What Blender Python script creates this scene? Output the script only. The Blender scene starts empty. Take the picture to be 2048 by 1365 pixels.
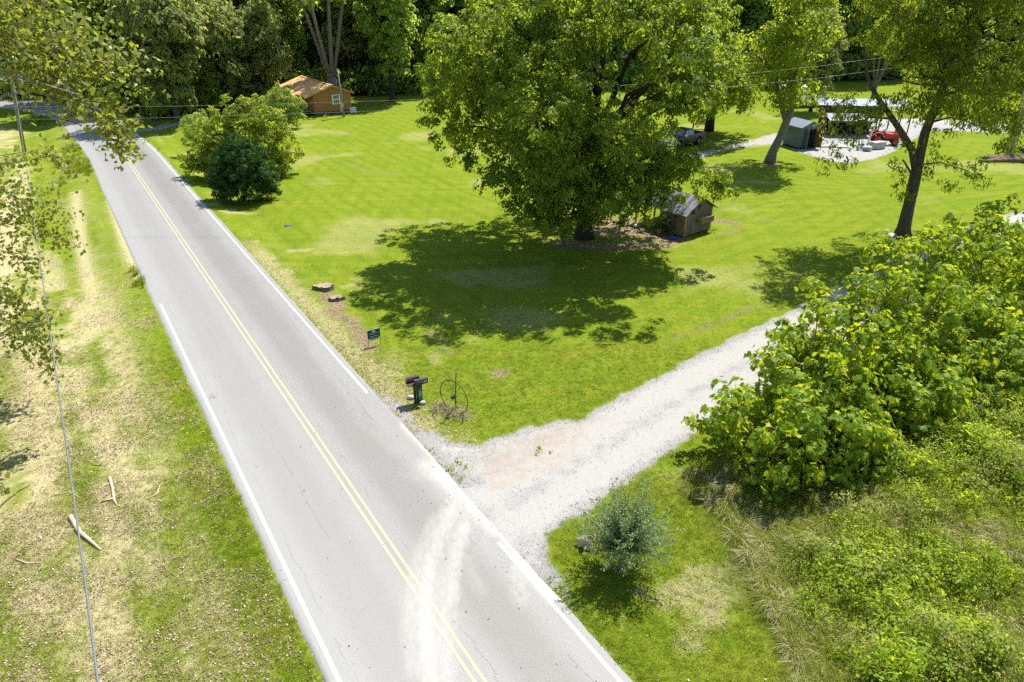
import bpy, math, random
import numpy as np
from mathutils import Vector, Matrix, Euler
R_ = math.radians
random.seed(7); rng = np.random.default_rng(7)
S = bpy.context.scene
COL = S.collection

# ---------------------------------------------------------------- camera, sky, sun, exposure
CAM_H, PITCH, FPX = 15.5, R_(27.0), 1400.0
cam_d = bpy.data.cameras.new("camera"); cam = bpy.data.objects.new("camera", cam_d); COL.objects.link(cam)
cam.location = (0, 0, CAM_H); cam.rotation_euler = (R_(90) - PITCH, 0, 0)
cam_d.sensor_width = 36; cam_d.lens = 36 * FPX / 2048; cam_d.clip_start = 0.1; cam_d.clip_end = 3000
S.camera = cam
SUN_EL, SUN_AZ = R_(59), math.atan2(.55, .835)
w = bpy.data.worlds.new("World"); S.world = w; w.use_nodes = True
nt = w.node_tree; nt.nodes.clear()
sky = nt.nodes.new("ShaderNodeTexSky"); sky.sky_type = 'NISHITA'; sky.sun_disc = False
sky.sun_elevation = SUN_EL; sky.sun_rotation = SUN_AZ; sky.air_density = 1.0; sky.dust_density = .6
bg = nt.nodes.new("ShaderNodeBackground"); bg.inputs[1].default_value = 0.12
wo = nt.nodes.new("ShaderNodeOutputWorld")
nt.links.new(sky.outputs[0], bg.inputs[0]); nt.links.new(bg.outputs[0], wo.inputs[0])
sd = bpy.data.lights.new("sun", 'SUN'); sd.energy = 5.0; sd.angle = R_(0.53); sd.color = (1, .955, .88)
sun = bpy.data.objects.new("sun", sd); COL.objects.link(sun)
sv = Vector((math.sin(SUN_AZ) * math.cos(SUN_EL), math.cos(SUN_AZ) * math.cos(SUN_EL), math.sin(SUN_EL)))
sun.rotation_euler = sv.to_track_quat('Z', 'Y').to_euler(); sun.location = (40, 60, 80)
S.view_settings.view_transform = 'Standard'; S.view_settings.look = 'None'
S.view_settings.exposure = 1.0; S.view_settings.gamma = 1.0; S.view_settings.use_curve_mapping = False
S.render.engine = 'CYCLES'
cy = S.cycles; cy.max_bounces = 4; cy.diffuse_bounces = 2; cy.glossy_bounces = 2; cy.transmission_bounces = 3
cy.transparent_max_bounces = 4; cy.caustics_reflective = False; cy.caustics_refractive = False
cy.sample_clamp_indirect = 4.0; cy.use_adaptive_sampling = True; cy.adaptive_threshold = 0.04
cy.use_denoising = False

# ---------------------------------------------------------------- layout helpers (survey of the place from the photograph)
def ray(px, py):
    cx = (px - 1024) / FPX; cyy = -(py - 682.5) / FPX
    return (cx, math.cos(PITCH) + cyy * math.sin(PITCH), -math.sin(PITCH) + cyy * math.cos(PITCH))
def G(px, py, z=0.0):
    d = ray(px, py); t = (z - CAM_H) / d[2]; return Vector((d[0] * t, d[1] * t, z))
def AT(px, py, Y):
    d = ray(px, py); t = Y / d[1]; return Vector((d[0] * t, Y, CAM_H + d[2] * t))
def proj(P):
    P = np.asarray(P, float); dz = P[..., 2] - CAM_H
    d = P[..., 1] * math.cos(PITCH) - dz * math.sin(PITCH); u = P[..., 1] * math.sin(PITCH) + dz * math.cos(PITCH)
    return np.stack([1024 + FPX * P[..., 0] / d, 682.5 - FPX * u / d], -1)
def inpoly(p, poly):
    x, y = p[..., 0], p[..., 1]; c = np.zeros(x.shape, bool); n = len(poly)
    for i in range(n):
        x0, y0 = poly[i][:2]; x1, y1 = poly[(i + 1) % n][:2]
        if y0 == y1: continue
        c ^= ((y0 > y) != (y1 > y)) & (x < (x1 - x0) * (y - y0) / (y1 - y0) + x0)
    return c
def dist_poly(P, pts):
    P = np.asarray(P, float)[..., :2]; best = np.full(P.shape[:-1], 1e9)
    for a, b in zip(pts[:-1], pts[1:]):
        a = np.array(a[:2], float); b = np.array(b[:2], float); ab = b - a
        t = np.clip(((P - a) @ ab) / max(ab @ ab, 1e-9), 0, 1)
        best = np.minimum(best, np.linalg.norm(P - a - t[..., None] * ab, axis=-1))
    return best
def sstep(a, b, x):
    t = np.clip((x - a) / (b - a), 0, 1); return t * t * (3 - 2 * t)
def vnoise(x, y, seed=0):                       # smooth value noise on arrays
    xi = np.floor(x).astype(int); yi = np.floor(y).astype(int); fx = x - xi; fy = y - yi
    def h(a, b):
        n = (a * 374761393 + b * 668265263 + seed * 974634777) & 0x7fffffff
        n = ((n ^ (n >> 13)) * 1274126177) & 0x7fffffff
        return ((n ^ (n >> 16)) & 0xffff) / 65535.0
    fx = fx * fx * (3 - 2 * fx); fy = fy * fy * (3 - 2 * fy)
    return (h(xi, yi) * (1 - fx) + h(xi + 1, yi) * fx) * (1 - fy) + (h(xi, yi + 1) * (1 - fx) + h(xi + 1, yi + 1) * fx) * fy
def fbm(x, y, seed=0, o=3):
    s = 0; a = .5; t = 0
    for i in range(o):
        s = s + a * vnoise(x * 2 ** i, y * 2 ** i, seed + i); t += a; a *= .5
    return s / t

# road, drive and yards in world metres
C1 = np.array((-0.8, 11.7)); RD = np.array((-.539, .842)); RD /= np.linalg.norm(RD); RN = np.array((RD[1], -RD[0]))   # RN to the right
ctrl = [C1 - RD * 40, C1 - RD * 20, C1, C1 + RD * 20, C1 + RD * 40, C1 + RD * 60, C1 + RD * 72, C1 + RD * 84 + np.array((-.6, 0)),
        np.array((-57.0, 96.0)), np.array((-68, 104.5)), np.array((-82, 109)), np.array((-100, 112)), np.array((-130, 116))]
def catmull(c, step):
    out = []
    c = [2 * c[0] - c[1]] + list(c) + [2 * c[-1] - c[-2]]
    for i in range(1, len(c) - 2):
        p0, p1, p2, p3 = c[i - 1:i + 3]; n = max(2, int(np.linalg.norm(p2 - p1) / step))
        for k in range(n):
            t = k / n; out.append(.5 * ((2 * p1) + (-p0 + p2) * t + (2 * p0 - 5 * p1 + 4 * p2 - p3) * t * t + (-p0 + 3 * p1 - 3 * p2 + p3) * t ** 3))
    out.append(c[-2]); return np.array(out)
RC = catmull(ctrl, .3)
RCs = RC[::10]
def road_st(P):                                  # signed distance right of the centre line (straight part)
    return (np.asarray(P)[..., :2] - C1) @ RN
DRV = [np.array(p, float) for p in ((-1.6, 17.0), (0.7, 19.1), (3.3, 21.5), (7.3, 25.2), (12.5, 29.6), (19, 34.8), (27, 41.6), (36.5, 48.8), (47, 54), (60, 64), (66, 74), (62, 88), (50, 93), (36, 88))]
DRVc = catmull(DRV, .5)
DPOLY = [G(x, y)[:2] for x, y in ((868, 866), (900, 886), (950, 890), (1010, 874), (1060, 857))] + [(2.4, 23.6), (4.6, 21.6), G(1200, 965)[:2], G(1140, 1000)[:2], G(1105, 1040)[:2], G(1092, 1085)[:2], G(1096, 1130)[:2], G(1120, 1180)[:2], G(1000, 1080)[:2], G(930, 960)[:2], G(850, 880)[:2]]
DPOLY = [tuple(p) for p in DPOLY]
YARDS = [[G(x, y) for x, y in pl] for pl in (
    ((1320, 312), (1370, 306), (1440, 300), (1500, 281), (1570, 262), (1640, 252), (1760, 240), (1900, 244), (2060, 250), (2080, 268), (1950, 264), (1850, 262), (1825, 280), (1790, 300), (1770, 312), (1700, 328), (1660, 322), (1600, 305), (1560, 287), (1500, 292), (1440, 303), (1395, 318), (1330, 324)),)]
YARDS = [[tuple(p[:2]) for p in pl] for pl in YARDS]
def drive_in(P):                                 # >0 inside gravel
    P = np.asarray(P, float)[..., :2]
    d = 1.85 - dist_poly(P, DRVc[::3])
    d = np.where(P[..., 1] > 55, d - .6, d)
    ins = inpoly(P, DPOLY); dd = dist_poly(P, DPOLY + DPOLY[:1])
    d = np.maximum(d, np.where(ins, dd, -dd))
    return d
def yard_in(P):
    P = np.asarray(P, float)[..., :2]; d = np.full(P.shape[:-1], -99.)
    for pl in YARDS:
        ins = inpoly(P, pl); dd = dist_poly(P, pl + pl[:1]); d = np.maximum(d, np.where(ins, dd, -dd))
    return d
WEEDS = [(1385, 985), (1450, 1040), (1480, 1120), (1520, 1230), (1590, 1330), (1640, 1420), (1700, 1700), (2600, 1700), (2600, 500), (2048, 640), (1960, 700), (1700, 840), (1550, 900), (1440, 940)]
WPOLY = [tuple(G(x, y)[:2]) for x, y in WEEDS]
def weeds_in(P):
    P = np.asarray(P, float)[..., :2]; ins = inpoly(P, WPOLY); dd = dist_poly(P, WPOLY + WPOLY[:1])
    return np.where(ins, dd, -dd)
def road_d(P): return dist_poly(P, RCs)
def height(P):
    P = np.asarray(P, float); x, y = P[..., 0], P[..., 1]
    rd = road_d(P); di = np.maximum(drive_in(P), yard_in(P)); wd = weeds_in(P)
    free = sstep(3.3, 5.5, rd) * sstep(0, -2.0, di)
    h = free * ((fbm(x * .12, y * .12, 3) - .5) * .28 + (fbm(x * .9, y * .9, 5) - .5) * .05)
    h = h + sstep(0.2, 2.5, wd) * ((fbm(x * .5, y * .5, 9) - .45) * .9)
    st = road_st(P)                              # shallow roadside ditches along the far half
    far = sstep(38, 52, y) * sstep(100, 84, y)
    h = h - far * .28 * np.exp(-((st - 5.6) / 1.3) ** 2)
    h = h - .25 * np.exp(-((st + 7.0) / 2.0) ** 2) * sstep(25, 45, y) * sstep(100, 84, y)
    h = np.where(rd < 3.3, -.07, h - .07 * sstep(3.45, 3.2, rd))
    h = h - .06 * sstep(.05, .35, di)
    h = h + 22 * sstep(150, 330, np.hypot(x, y - 20)) + 4 * (fbm(x * .01, y * .01, 21) - .5) * sstep(130, 200, np.hypot(x, y - 20))
    return h
def Z(x, y): return float(height(np.array([[x, y]]))[0])

# ---------------------------------------------------------------- object helpers
def tag(o, label=None, cat=None, group=None, kind=None):
    if label: o['label'] = label
    if cat: o['category'] = cat
    if group: o['group'] = group
    if kind: o['kind'] = kind
    return o
def thing(name, label, cat, loc=(0, 0, 0), rz=0, group=None):
    o = bpy.data.objects.new(name, None); COL.objects.link(o); o.location = loc; o.rotation_euler = (0, 0, rz)
    o.empty_display_size = .2
    return tag(o, label, cat, group)
def mesh_obj(name, me, mat=None, parent=None, kind=None):
    if mat and not me.materials: me.materials.append(mat)
    o = bpy.data.objects.new(name, me); COL.objects.link(o)
    if parent: o.parent = parent
    if kind: o['kind'] = kind
    return o
class MB:
    def __init__(s): s.v = []; s.f = []
    def add(s, vs, fs):
        n = len(s.v); s.v += [tuple(v) for v in vs]; s.f += [tuple(n + i for i in f) for f in fs]; return s
    def box(s, c, d, rz=0, rx=0, ry=0, taper=1.0):
        M = Matrix.Translation(c) @ Euler((rx, ry, rz)).to_matrix().to_4x4()
        vs = []
        for z in (-.5, .5):
            k = taper if z > 0 else 1
            for x, y in ((-.5, -.5), (.5, -.5), (.5, .5), (-.5, .5)): vs.append(M @ Vector((x * d[0] * k, y * d[1] * k, z * d[2])))
        return s.add(vs, [(0, 3, 2, 1), (4, 5, 6, 7), (0, 1, 5, 4), (1, 2, 6, 5), (2, 3, 7, 6), (3, 0, 4, 7)])
    def beam(s, a, b, wd, ht=None):
        a = Vector(a); b = Vector(b); d = b - a; q = d.to_track_quat('Z', 'Y').to_matrix(); ht = ht or wd
        vs = []
        for p in (a, b):
            for x, y in ((-1, -1), (1, -1), (1, 1), (-1, 1)): vs.append(p + q @ Vector((x * wd / 2, y * ht / 2, 0)))
        return s.add(vs, [(0, 3, 2, 1), (4, 5, 6, 7), (0, 1, 5, 4), (1, 2, 6, 5), (2, 3, 7, 6), (3, 0, 4, 7)])
    def tube(s, pts, rad, n=8, cap=True, wob=0.0):
        pts = [Vector(p) for p in pts]
        if not hasattr(rad, '__len__'): rad = [rad] * len(pts)
        vs = []; m = len(pts); up = Vector((.13, .2, .97))
        for i, p in enumerate(pts):
            d = (pts[min(i + 1, m - 1)] - pts[max(i - 1, 0)]).normalized()
            a = d.cross(Vector((1, .1, 0)) if abs(d.z) > .8 else Vector((0, 0, 1))).normalized(); b = d.cross(a)
            for k in range(n):
                t = 2 * math.pi * k / n; r = rad[i] * (1 + (random.uniform(-wob, wob) if wob else 0))
                vs.append(p + (a * math.cos(t) + b * math.sin(t)) * r)
        fs = [(i * n + k, i * n + (k + 1) % n, (i + 1) * n + (k + 1) % n, (i + 1) * n + k) for i in range(m - 1) for k in range(n)]
        if cap: fs += [tuple(range(n))[::-1], tuple((m - 1) * n + k for k in range(n))]
        return s.add(vs, fs)
    def prism(s, prof, axis_pts):                # extrude a closed profile of 3-vectors from offset a to b
        a, b = axis_pts; a = Vector(a); b = Vector(b); n = len(prof)
        vs = [Vector(p) + a for p in prof] + [Vector(p) + b for p in prof]
        return s.add(vs, [tuple(range(n))[::-1], tuple(range(n, 2 * n))] + [(i, (i + 1) % n, n + (i + 1) % n, n + i) for i in range(n)])
    def cyl(s, a, b, r, n=12, r2=None): return s.tube([a, b], [r, r if r2 is None else r2], n)
    def ring(s, c, ax, R, r, n=36, m=6):
        ax = Vector(ax).normalized(); a = ax.orthogonal().normalized(); b = ax.cross(a); c = Vector(c); vs = []
        for i in range(n):
            t = 2 * math.pi * i / n; d = a * math.cos(t) + b * math.sin(t)
            for k in range(m):
                u = 2 * math.pi * k / m; vs.append(c + d * (R + r * math.cos(u)) + ax * r * math.sin(u))
        return s.add(vs, [(i * m + k, ((i + 1) % n) * m + k, ((i + 1) % n) * m + (k + 1) % m, i * m + (k + 1) % m) for i in range(n) for k in range(m)])
    def blob(s, c, r, seed=0, amp=.2, nu=12, nv=8):
        rr = random.Random(seed); c = Vector(c); vs = []
        ph = [rr.uniform(0, 6) for _ in range(6)]
        for j in range(nv + 1):
            v = math.pi * j / nv
            for i in range(nu):
                u = 2 * math.pi * i / nu
                k = 1 + amp * (math.sin(3 * u + ph[0]) * math.sin(2 * v + ph[1]) + .6 * math.sin(5 * u + ph[2] + 3 * v) + rr.uniform(-.25, .25)) * math.sin(v)
                vs.append(c + Vector((r[0] * math.sin(v) * math.cos(u) * k, r[1] * math.sin(v) * math.sin(u) * k, r[2] * math.cos(v) * k)))
        return s.add(vs, [(j * nu + i, (j + 1) * nu + i, (j + 1) * nu + (i + 1) % nu, j * nu + (i + 1) % nu) for j in range(nv) for i in range(nu)])
    def mesh(s, name, mat=None, smooth=False):
        me = bpy.data.meshes.new(name); me.from_pydata(s.v, [], s.f); me.validate(); me.update()
        if mat: me.materials.append(mat)
        if smooth: me.polygons.foreach_set('use_smooth', [True] * len(me.polygons)); me.update()
        return me
    def obj(s, name, mat, parent=None, smooth=False, bevel=0, label=None, kind=None):
        me = s.mesh(name, mat, smooth); o = bpy.data.objects.new(name, me); COL.objects.link(o)
        if parent: o.parent = parent
        if bevel:
            m = o.modifiers.new('bevel', 'BEVEL'); m.width = bevel; m.segments = 2; m.limit_method = 'ANGLE'
        if label: o['label'] = label
        if kind: o['kind'] = kind
        return o
def np_mesh(name, V, k, mat=None):               # N faces of k verts each, V (N*k,3)
    me = bpy.data.meshes.new(name); n = len(V) // k
    me.vertices.add(n * k); me.vertices.foreach_set('co', np.ascontiguousarray(V, dtype=np.float32).ravel())
    me.loops.add(n * k); me.loops.foreach_set('vertex_index', np.arange(n * k, dtype=np.int32))
    me.polygons.add(n); me.polygons.foreach_set('loop_start', np.arange(0, n * k, k, dtype=np.int32))
    me.update(calc_edges=True)
    if mat: me.materials.append(mat)
    return me

# ---------------------------------------------------------------- materials
def mat_base(name):
    m = bpy.data.materials.new(name); m.use_nodes = True; t = m.node_tree; t.nodes.clear()
    return m, t, t.nodes.new("ShaderNodeOutputMaterial")
def N(t, typ, **kw):
    n = t.nodes.new(typ)
    for k, v in kw.items():
        if k.startswith('i'): n.inputs[int(k[1:])].default_value = v
        else: setattr(n, k, v)
    return n
def mixc(t, fac, a, b, mode='MIX'):
    n = t.nodes.new("ShaderNodeMix"); n.data_type = 'RGBA'; n.blend_type = mode; n.clamp_factor = True
    for s, v in ((0, fac), (6, a), (7, b)):
        if isinstance(v, (int, float)): n.inputs[s].default_value = v
        elif isinstance(v, tuple): n.inputs[s].default_value = v if len(v) == 4 else (*v, 1)
        else: t.links.new(v, n.inputs[s])
    return n.outputs[2]
def noise(t, scale, detail=3, rough=.6, vec=None, dist=0):
    n = N(t, "ShaderNodeTexNoise"); n.inputs['Scale'].default_value = scale; n.inputs['Detail'].default_value = detail; n.inputs['Roughness'].default_value = rough
    n.inputs['Distortion'].default_value = dist
    if vec is not None: t.links.new(vec, n.inputs['Vector'])
    return n.outputs[0]
def ramp(t, f, lo, hi):
    n = N(t, "ShaderNodeMapRange"); n.interpolation_type = 'SMOOTHSTEP'; t.links.new(f, n.inputs[0]); n.inputs[1].default_value = lo; n.inputs[2].default_value = hi
    return n.outputs[0]
def math_(t, op, a, b=None):
    n = N(t, "ShaderNodeMath", operation=op)
    for i, v in enumerate((a, b)):
        if v is None: continue
        if isinstance(v, (int, float)): n.inputs[i].default_value = v
        else: t.links.new(v, n.inputs[i])
    return n.outputs[0]
def mapv(t, sc=(1, 1, 1), rot=(0, 0, 0), src='Object'):
    tc = N(t, "ShaderNodeTexCoord"); mp = N(t, "ShaderNodeMapping"); mp.inputs['Scale'].default_value = sc; mp.inputs['Rotation'].default_value = rot
    t.links.new(tc.outputs[src], mp.inputs[0]); return mp.outputs[0]
def simple(name, col, rough=.6, metal=0.0, var=.15, scale=8, bump=.0, spec=.4, sc=(1, 1, 1), col2=None):
    m, t, out = mat_base(name); p = N(t, "ShaderNodeBsdfPrincipled"); v = mapv(t, sc)
    n = noise(t, scale, 4, .65, v)
    c2 = col2 or tuple(c * (1 - var * 2) for c in col); c1 = tuple(min(1, c * (1 + var)) for c in col)
    t.links.new(mixc(t, ramp(t, n, .3, .7), c2, c1), p.inputs['Base Color'])
    p.inputs['Roughness'].default_value = rough; p.inputs['Metallic'].default_value = metal; p.inputs['Specular IOR Level'].default_value = spec
    if bump:
        b = N(t, "ShaderNodeBump"); b.inputs['Strength'].default_value = bump; b.inputs['Distance'].default_value = .02
        t.links.new(n, b.inputs['Height']); t.links.new(b.outputs[0], p.inputs['Normal'])
    t.links.new(p.outputs[0], out.inputs[0]); return m
def leafmat(name, c1, c2, tr, mixf=.45, rough=.45, c3=None, spec=.15, clump=.35, k3=.93):
    m, t, out = mat_base(name); p = N(t, "ShaderNodeBsdfPrincipled"); g = N(t, "ShaderNodeNewGeometry"); oi = N(t, "ShaderNodeObjectInfo")
    r = math_(t, 'FRACT', math_(t, 'ADD', g.outputs['Random Per Island'], oi.outputs['Random']))
    cn = noise(t, clump, 2, .5, mapv(t))
    f = math_(t, 'ADD', math_(t, 'MULTIPLY', r, .6), math_(t, 'MULTIPLY', ramp(t, cn, .35, .65), .4))
    col = mixc(t, f, c1, c2)
    if c3: col = mixc(t, math_(t, 'GREATER_THAN', r, k3), col, c3)
    t.links.new(col, p.inputs['Base Color']); p.inputs['Roughness'].default_value = rough; p.inputs['Specular IOR Level'].default_value = spec
    tl = N(t, "ShaderNodeBsdfTranslucent"); t.links.new(mixc(t, f, tuple(x * .75 for x in tr), tr), tl.inputs[0])
    mx = N(t, "ShaderNodeMixShader"); mx.inputs[0].default_value = mixf
    t.links.new(p.outputs[0], mx.inputs[1]); t.links.new(tl.outputs[0], mx.inputs[2]); t.links.new(mx.outputs[0], out.inputs[0]); return m
M = {}
M['maple'] = leafmat('maple_leaves', (.035, .095, .014), (.13, .185, .02), (.58, .70, .04), .43, .5, (.20, .15, .02), spec=.13, k3=.96)
M['ash'] = leafmat('ash_leaves', (.05, .105, .012), (.11, .15, .016), (.48, .56, .03), .44, .5, spec=.13)
M['syc'] = leafmat('sycamore_leaves', (.045, .12, .012), (.19, .26, .015), (.72, .84, .02), .36, .5, (.34, .34, .02), spec=.13, k3=.92)
M['cotton'] = leafmat('cottonwood_leaves', (.08, .12, .018), (.17, .18, .03), (.50, .54, .04), .42, .4, (.25, .18, .03), spec=.3, k3=.93)
M['wood1'] = leafmat('woodland_leaves', (.08, .16, .028), (.19, .25, .05), (.66, .82, .11), .5, .55, spec=.13)
M['wood2'] = leafmat('bronzed_leaves', (.09, .14, .04), (.19, .21, .07), (.60, .66, .14), .45, .55, (.22, .14, .05), spec=.13)
M['wood3'] = leafmat('light_leaves', (.08, .14, .016), (.16, .21, .02), (.58, .68, .04), .5, .5, spec=.13)
M['cedar'] = leafmat('cedar_foliage', (.018, .05, .014), (.045, .085, .024), (.07, .14, .03), .3, .6, spec=.08)
M['yew'] = leafmat('dark_shrub_leaves', (.02, .06, .012), (.05, .105, .02), (.10, .22, .03), .3, .55, spec=.13)
M['light_shrub'] = leafmat('light_shrub_leaves', (.12, .18, .02), (.21, .25, .03), (.62, .70, .05), .48, .5, spec=.13)
M['blue_shrub'] = leafmat('grey_green_leaves', (.10, .17, .07), (.24, .32, .15), (.36, .48, .14), .35, .4, (.18, .22, .04), k3=.88)
M['weed'] = leafmat('weed_leaves', (.12, .22, .016), (.28, .36, .028), (.80, .92, .05), .46, .5, (.28, .22, .06), spec=.13, k3=.93)
M['weed2'] = leafmat('pale_weed_leaves', (.20, .25, .045), (.30, .33, .08), (.62, .66, .12), .42, .5, (.36, .28, .12), spec=.13, k3=.8)
M['straw'] = leafmat('straw_blades', (.44, .38, .20), (.62, .54, .32), (.50, .44, .22), .32, .6, (.2, .23, .06), spec=.2, k3=.72)
M['blade'] = leafmat('grass_blades', (.10, .145, .008), (.20, .23, .016), (.46, .50, .03), .42, .55, (.25, .24, .06), spec=.08, clump=1.2, k3=.88)
M['blade_lush'] = leafmat('lush_grass_blades', (.09, .15, .008), (.17, .225, .016), (.40, .48, .03), .42, .55, spec=.08, clump=1.2)
M['litter'] = leafmat('fallen_leaf', (.22, .14, .08), (.50, .40, .27), (.25, .18, .1), .15, .6, (.62, .54, .43), spec=.1, k3=.88)
M['bark'] = simple('bark', (.10, .082, .062), .9, 0, .35, 5, .8, .2, (6, 6, 1.2))
M['bark_pale'] = simple('pale_bark', (.19, .165, .135), .9, 0, .35, 5, .7, .2, (5, 5, 1.2))
M['bark_dark'] = simple('dark_bark', (.045, .036, .028), .9, 0, .35, 5, .7, .2, (5, 5, 1.2))
M['deadwood'] = simple('bleached_wood', (.50, .42, .30), .8, 0, .25, 6, .3, .2, (8, 8, 8), (.25, .18, .11))
M['stump'] = simple('stump_wood', (.16, .11, .07), .9, 0, .3, 12, .6, .2, (1, 1, .3))
M['stump_top'] = simple('stump_top', (.33, .27, .18), .9, 0, .3, 14, .4, .2)
M['stalk'] = simple('green_stalk', (.12, .13, .04), .8)
M['orange_roof'] = simple('orange_metal_roof', (.80, .46, .21), .5, .0, .08, .5, 0, .5)
M['cedar_siding'] = simple('orange_brown_siding', (.42, .19, .055), .7, 0, .2, 2.5, .2, .3, (6, 6, .6))
M['cedar_batten'] = simple('siding_batten', (.48, .23, .07), .7, 0, .2, 2.5, 0, .3, (6, 6, .6))
M['dark_void'] = simple('unlit_interior', (.02, .018, .015), .9)  # near-black stands in for shade inside coop and lean-to; also skid colour
M['block'] = simple('grey_foundation', (.10, .10, .105), .9, 0, .2, 3, .3)
M['lumber'] = simple('yellow_lumber', (.40, .29, .14), .8, 0, .2, 4, .2, .3, (1, 1, .3))
M['white'] = simple('white_paint', (.75, .75, .74), .5, 0, .05)
M['glass'] = simple('window_glass', (.05, .07, .08), .08, 0, .1, 1, 0, .9)
M['pole'] = simple('weathered_pole', (.24, .215, .18), .85, 0, .25, 6, .4, .2, (4, 4, .3))
M['metal'] = simple('galvanised_metal', (.45, .46, .47), .35, .8, .08)
M['tin'] = simple('tin_roof', (.115, .145, .18), .5, .1, .12, .8, 0, .5)
M['tin_old'] = simple('weathered_tin_roof', (.20, .21, .24), .45, .4, .3, 1.3, 0, .5, (1, 3, 1), (.07, .06, .06))
M['cable'] = simple('cable_sheath', (.20, .21, .22), .45, .5, .05)
M['wire'] = simple('bare_wire', (.32, .34, .33), .5, .2, .05)
M['black'] = simple('black_plastic', (.018, .018, .02), .45, 0, .2, 8, 0, .5)
M['mailbox'] = simple('black_mailbox_enamel', (.03, .035, .04), .28, .0, .15, 8, 0, .6)
M['red'] = simple('red_plastic', (.55, .02, .02), .4, 0, .1)
M['darkpost'] = simple('dark_brown_post', (.06, .028, .018), .7, 0, .3, 8, .2, .3, (4, 4, .5))
M['greenplate'] = simple('green_address_plate', (.0, .13, .075), .4, 0, .1)
M['silver'] = simple('silver_letters', (.72, .74, .74), .4, .1, .03)
M['rust'] = simple('rusty_iron', (.055, .045, .04), .7, .3, .3, 20, 0, .4)
M['navy'] = simple('dark_sign_print', (.012, .035, .042), .4, 0, .08)
M['palegreen'] = simple('pale_sign_print', (.42, .52, .50), .45, 0, .04)
M['coop_wood'] = simple('weathered_boards', (.21, .165, .105), .85, 0, .28, 2.5, .3, .2, (.8, .8, 9))
M['coop_trim'] = simple('yellowed_trim', (.36, .24, .10), .8, 0, .2, 3)
M['grey_shed'] = simple('grey_green_paint', (.115, .15, .15), .7, 0, .1, 1.5)
M['shed_inside'] = simple('raw_plywood', (.20, .115, .05), .8, 0, .25, 3, 0, .3, (3, 3, .6))
M['barn_board'] = simple('brown_barn_boards', (.115, .075, .055), .85, 0, .3, 3, .3, .2, (.6, .6, 6))
M['brown_post'] = simple('red_brown_post', (.13, .055, .03), .8)
M['truck_paint'] = simple('charcoal_car_paint', (.065, .072, .078), .25, .5, .05, 2, 0, .6)
M['chrome'] = simple('chrome', (.75, .76, .78), .12, 1, .02)
M['tyre'] = simple('tyre_rubber', (.02, .02, .02), .85, 0, .2, 20, .2)
M['tractor_red'] = simple('tractor_red_paint', (.55, .02, .015), .3, 0, .08, 3, 0, .6)
M['concrete'] = simple('pale_concrete', (.42, .39, .34), .85, 0, .15, 6, .2)
M['rock'] = simple('grey_rock', (.36, .345, .32), .9, 0, .25, 6, .5)
M['bin_green'] = simple('dark_bin', (.02, .04, .045), .5)
M['blue'] = simple('blue_plastic', (.02, .05, .35), .4)
M['terracotta'] = simple('orange_pot', (.45, .12, .04), .7)
M['feather'] = simple('white_feathers', (.62, .58, .5), .8, 0, .15, 20)
M['feather_dark'] = simple('speckled_feathers', (.06, .045, .035), .8, 0, .4, 30)
M['comb'] = simple('red_comb', (.5, .03, .02), .6)

def road_paint(name, col, wear):
    m, t, out = mat_base(name); p = N(t, "ShaderNodeBsdfPrincipled"); v = mapv(t)
    a = N(t, "ShaderNodeAttribute", attribute_name='dust')
    f = ramp(t, noise(t, 11, 6, .85, v), .36, .60)
    c = mixc(t, math_(t, 'MULTIPLY', math_(t, 'SUBTRACT', 1.0, f), wear), col, (.24, .235, .225))
    c = mixc(t, ramp(t, a.outputs['Fac'], .25, 1.1), c, (.46, .44, .41))
    t.links.new(c, p.inputs['Base Color']); p.inputs['Roughness'].default_value = .7
    t.links.new(p.outputs[0], out.inputs[0]); return m
M['white_line'] = road_paint('white_road_paint', (.46, .46, .445), .8)
M['yellow_line'] = road_paint('yellow_road_paint', (.44, .345, .17), .95)

# ---------------------------------------------------------------- ground
def axis(parts):
    out = []
    for a, b, s in parts: out += list(np.arange(a, b, s))
    out.append(parts[-1][1]); return np.array(out)
xs = axis([(-600, -160, 20), (-160, -70, 3), (-70, -44, .6), (-44, 32, .3), (32, 70, 1.0), (70, 160, 3), (160, 600, 20)])
ys = axis([(-300, -20, 20), (-20, 8, 2), (8, 52, .3), (52, 100, .8), (100, 180, 3), (180, 700, 20)])
X, Y = np.meshgrid(xs, ys); P = np.stack([X.ravel(), Y.ravel()], -1)
H = height(P)
V = np.column_stack([P, H]); nx, ny = len(xs), len(ys)
ii = (np.arange(ny - 1)[:, None] * nx + np.arange(nx - 1)[None, :]).ravel()
F = np.stack([ii, ii + 1, ii + nx + 1, ii + nx], -1)
def grid_mesh(name, V, F):
    me = bpy.data.meshes.new(name); me.vertices.add(len(V)); me.vertices.foreach_set('co', V.astype(np.float32).ravel())
    me.loops.add(F.size); me.loops.foreach_set('vertex_index', F.astype(np.int32).ravel())
    me.polygons.add(len(F)); me.polygons.foreach_set('loop_start', np.arange(0, F.size, F.shape[1], dtype=np.int32))
    me.polygons.foreach_set('use_smooth', np.ones(len(F), bool)); me.update(calc_edges=True); return me
def fattr(me, name, arr):
    a = me.attributes.new(name, 'FLOAT', 'POINT'); a.data.foreach_set('value', np.ascontiguousarray(arr, dtype=np.float32))
def stroke(P, px, r, soft=.6):
    pts = [G(*p)[:2] for p in px]
    if len(pts) == 1: pts = pts * 2
    return sstep(r + soft, max(r - soft, 0), dist_poly(P, pts))
LAWN_EDGE = [(-600, 124), (-100, 120), (-82, 116), (-68, 111), (-57, 104), (-50, 97), (-45, 94), (-36, 101), (-30, 112), (-15, 117), (0, 119), (25, 122), (40, 124), (60, 134), (90, 140), (600, 150)]
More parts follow.
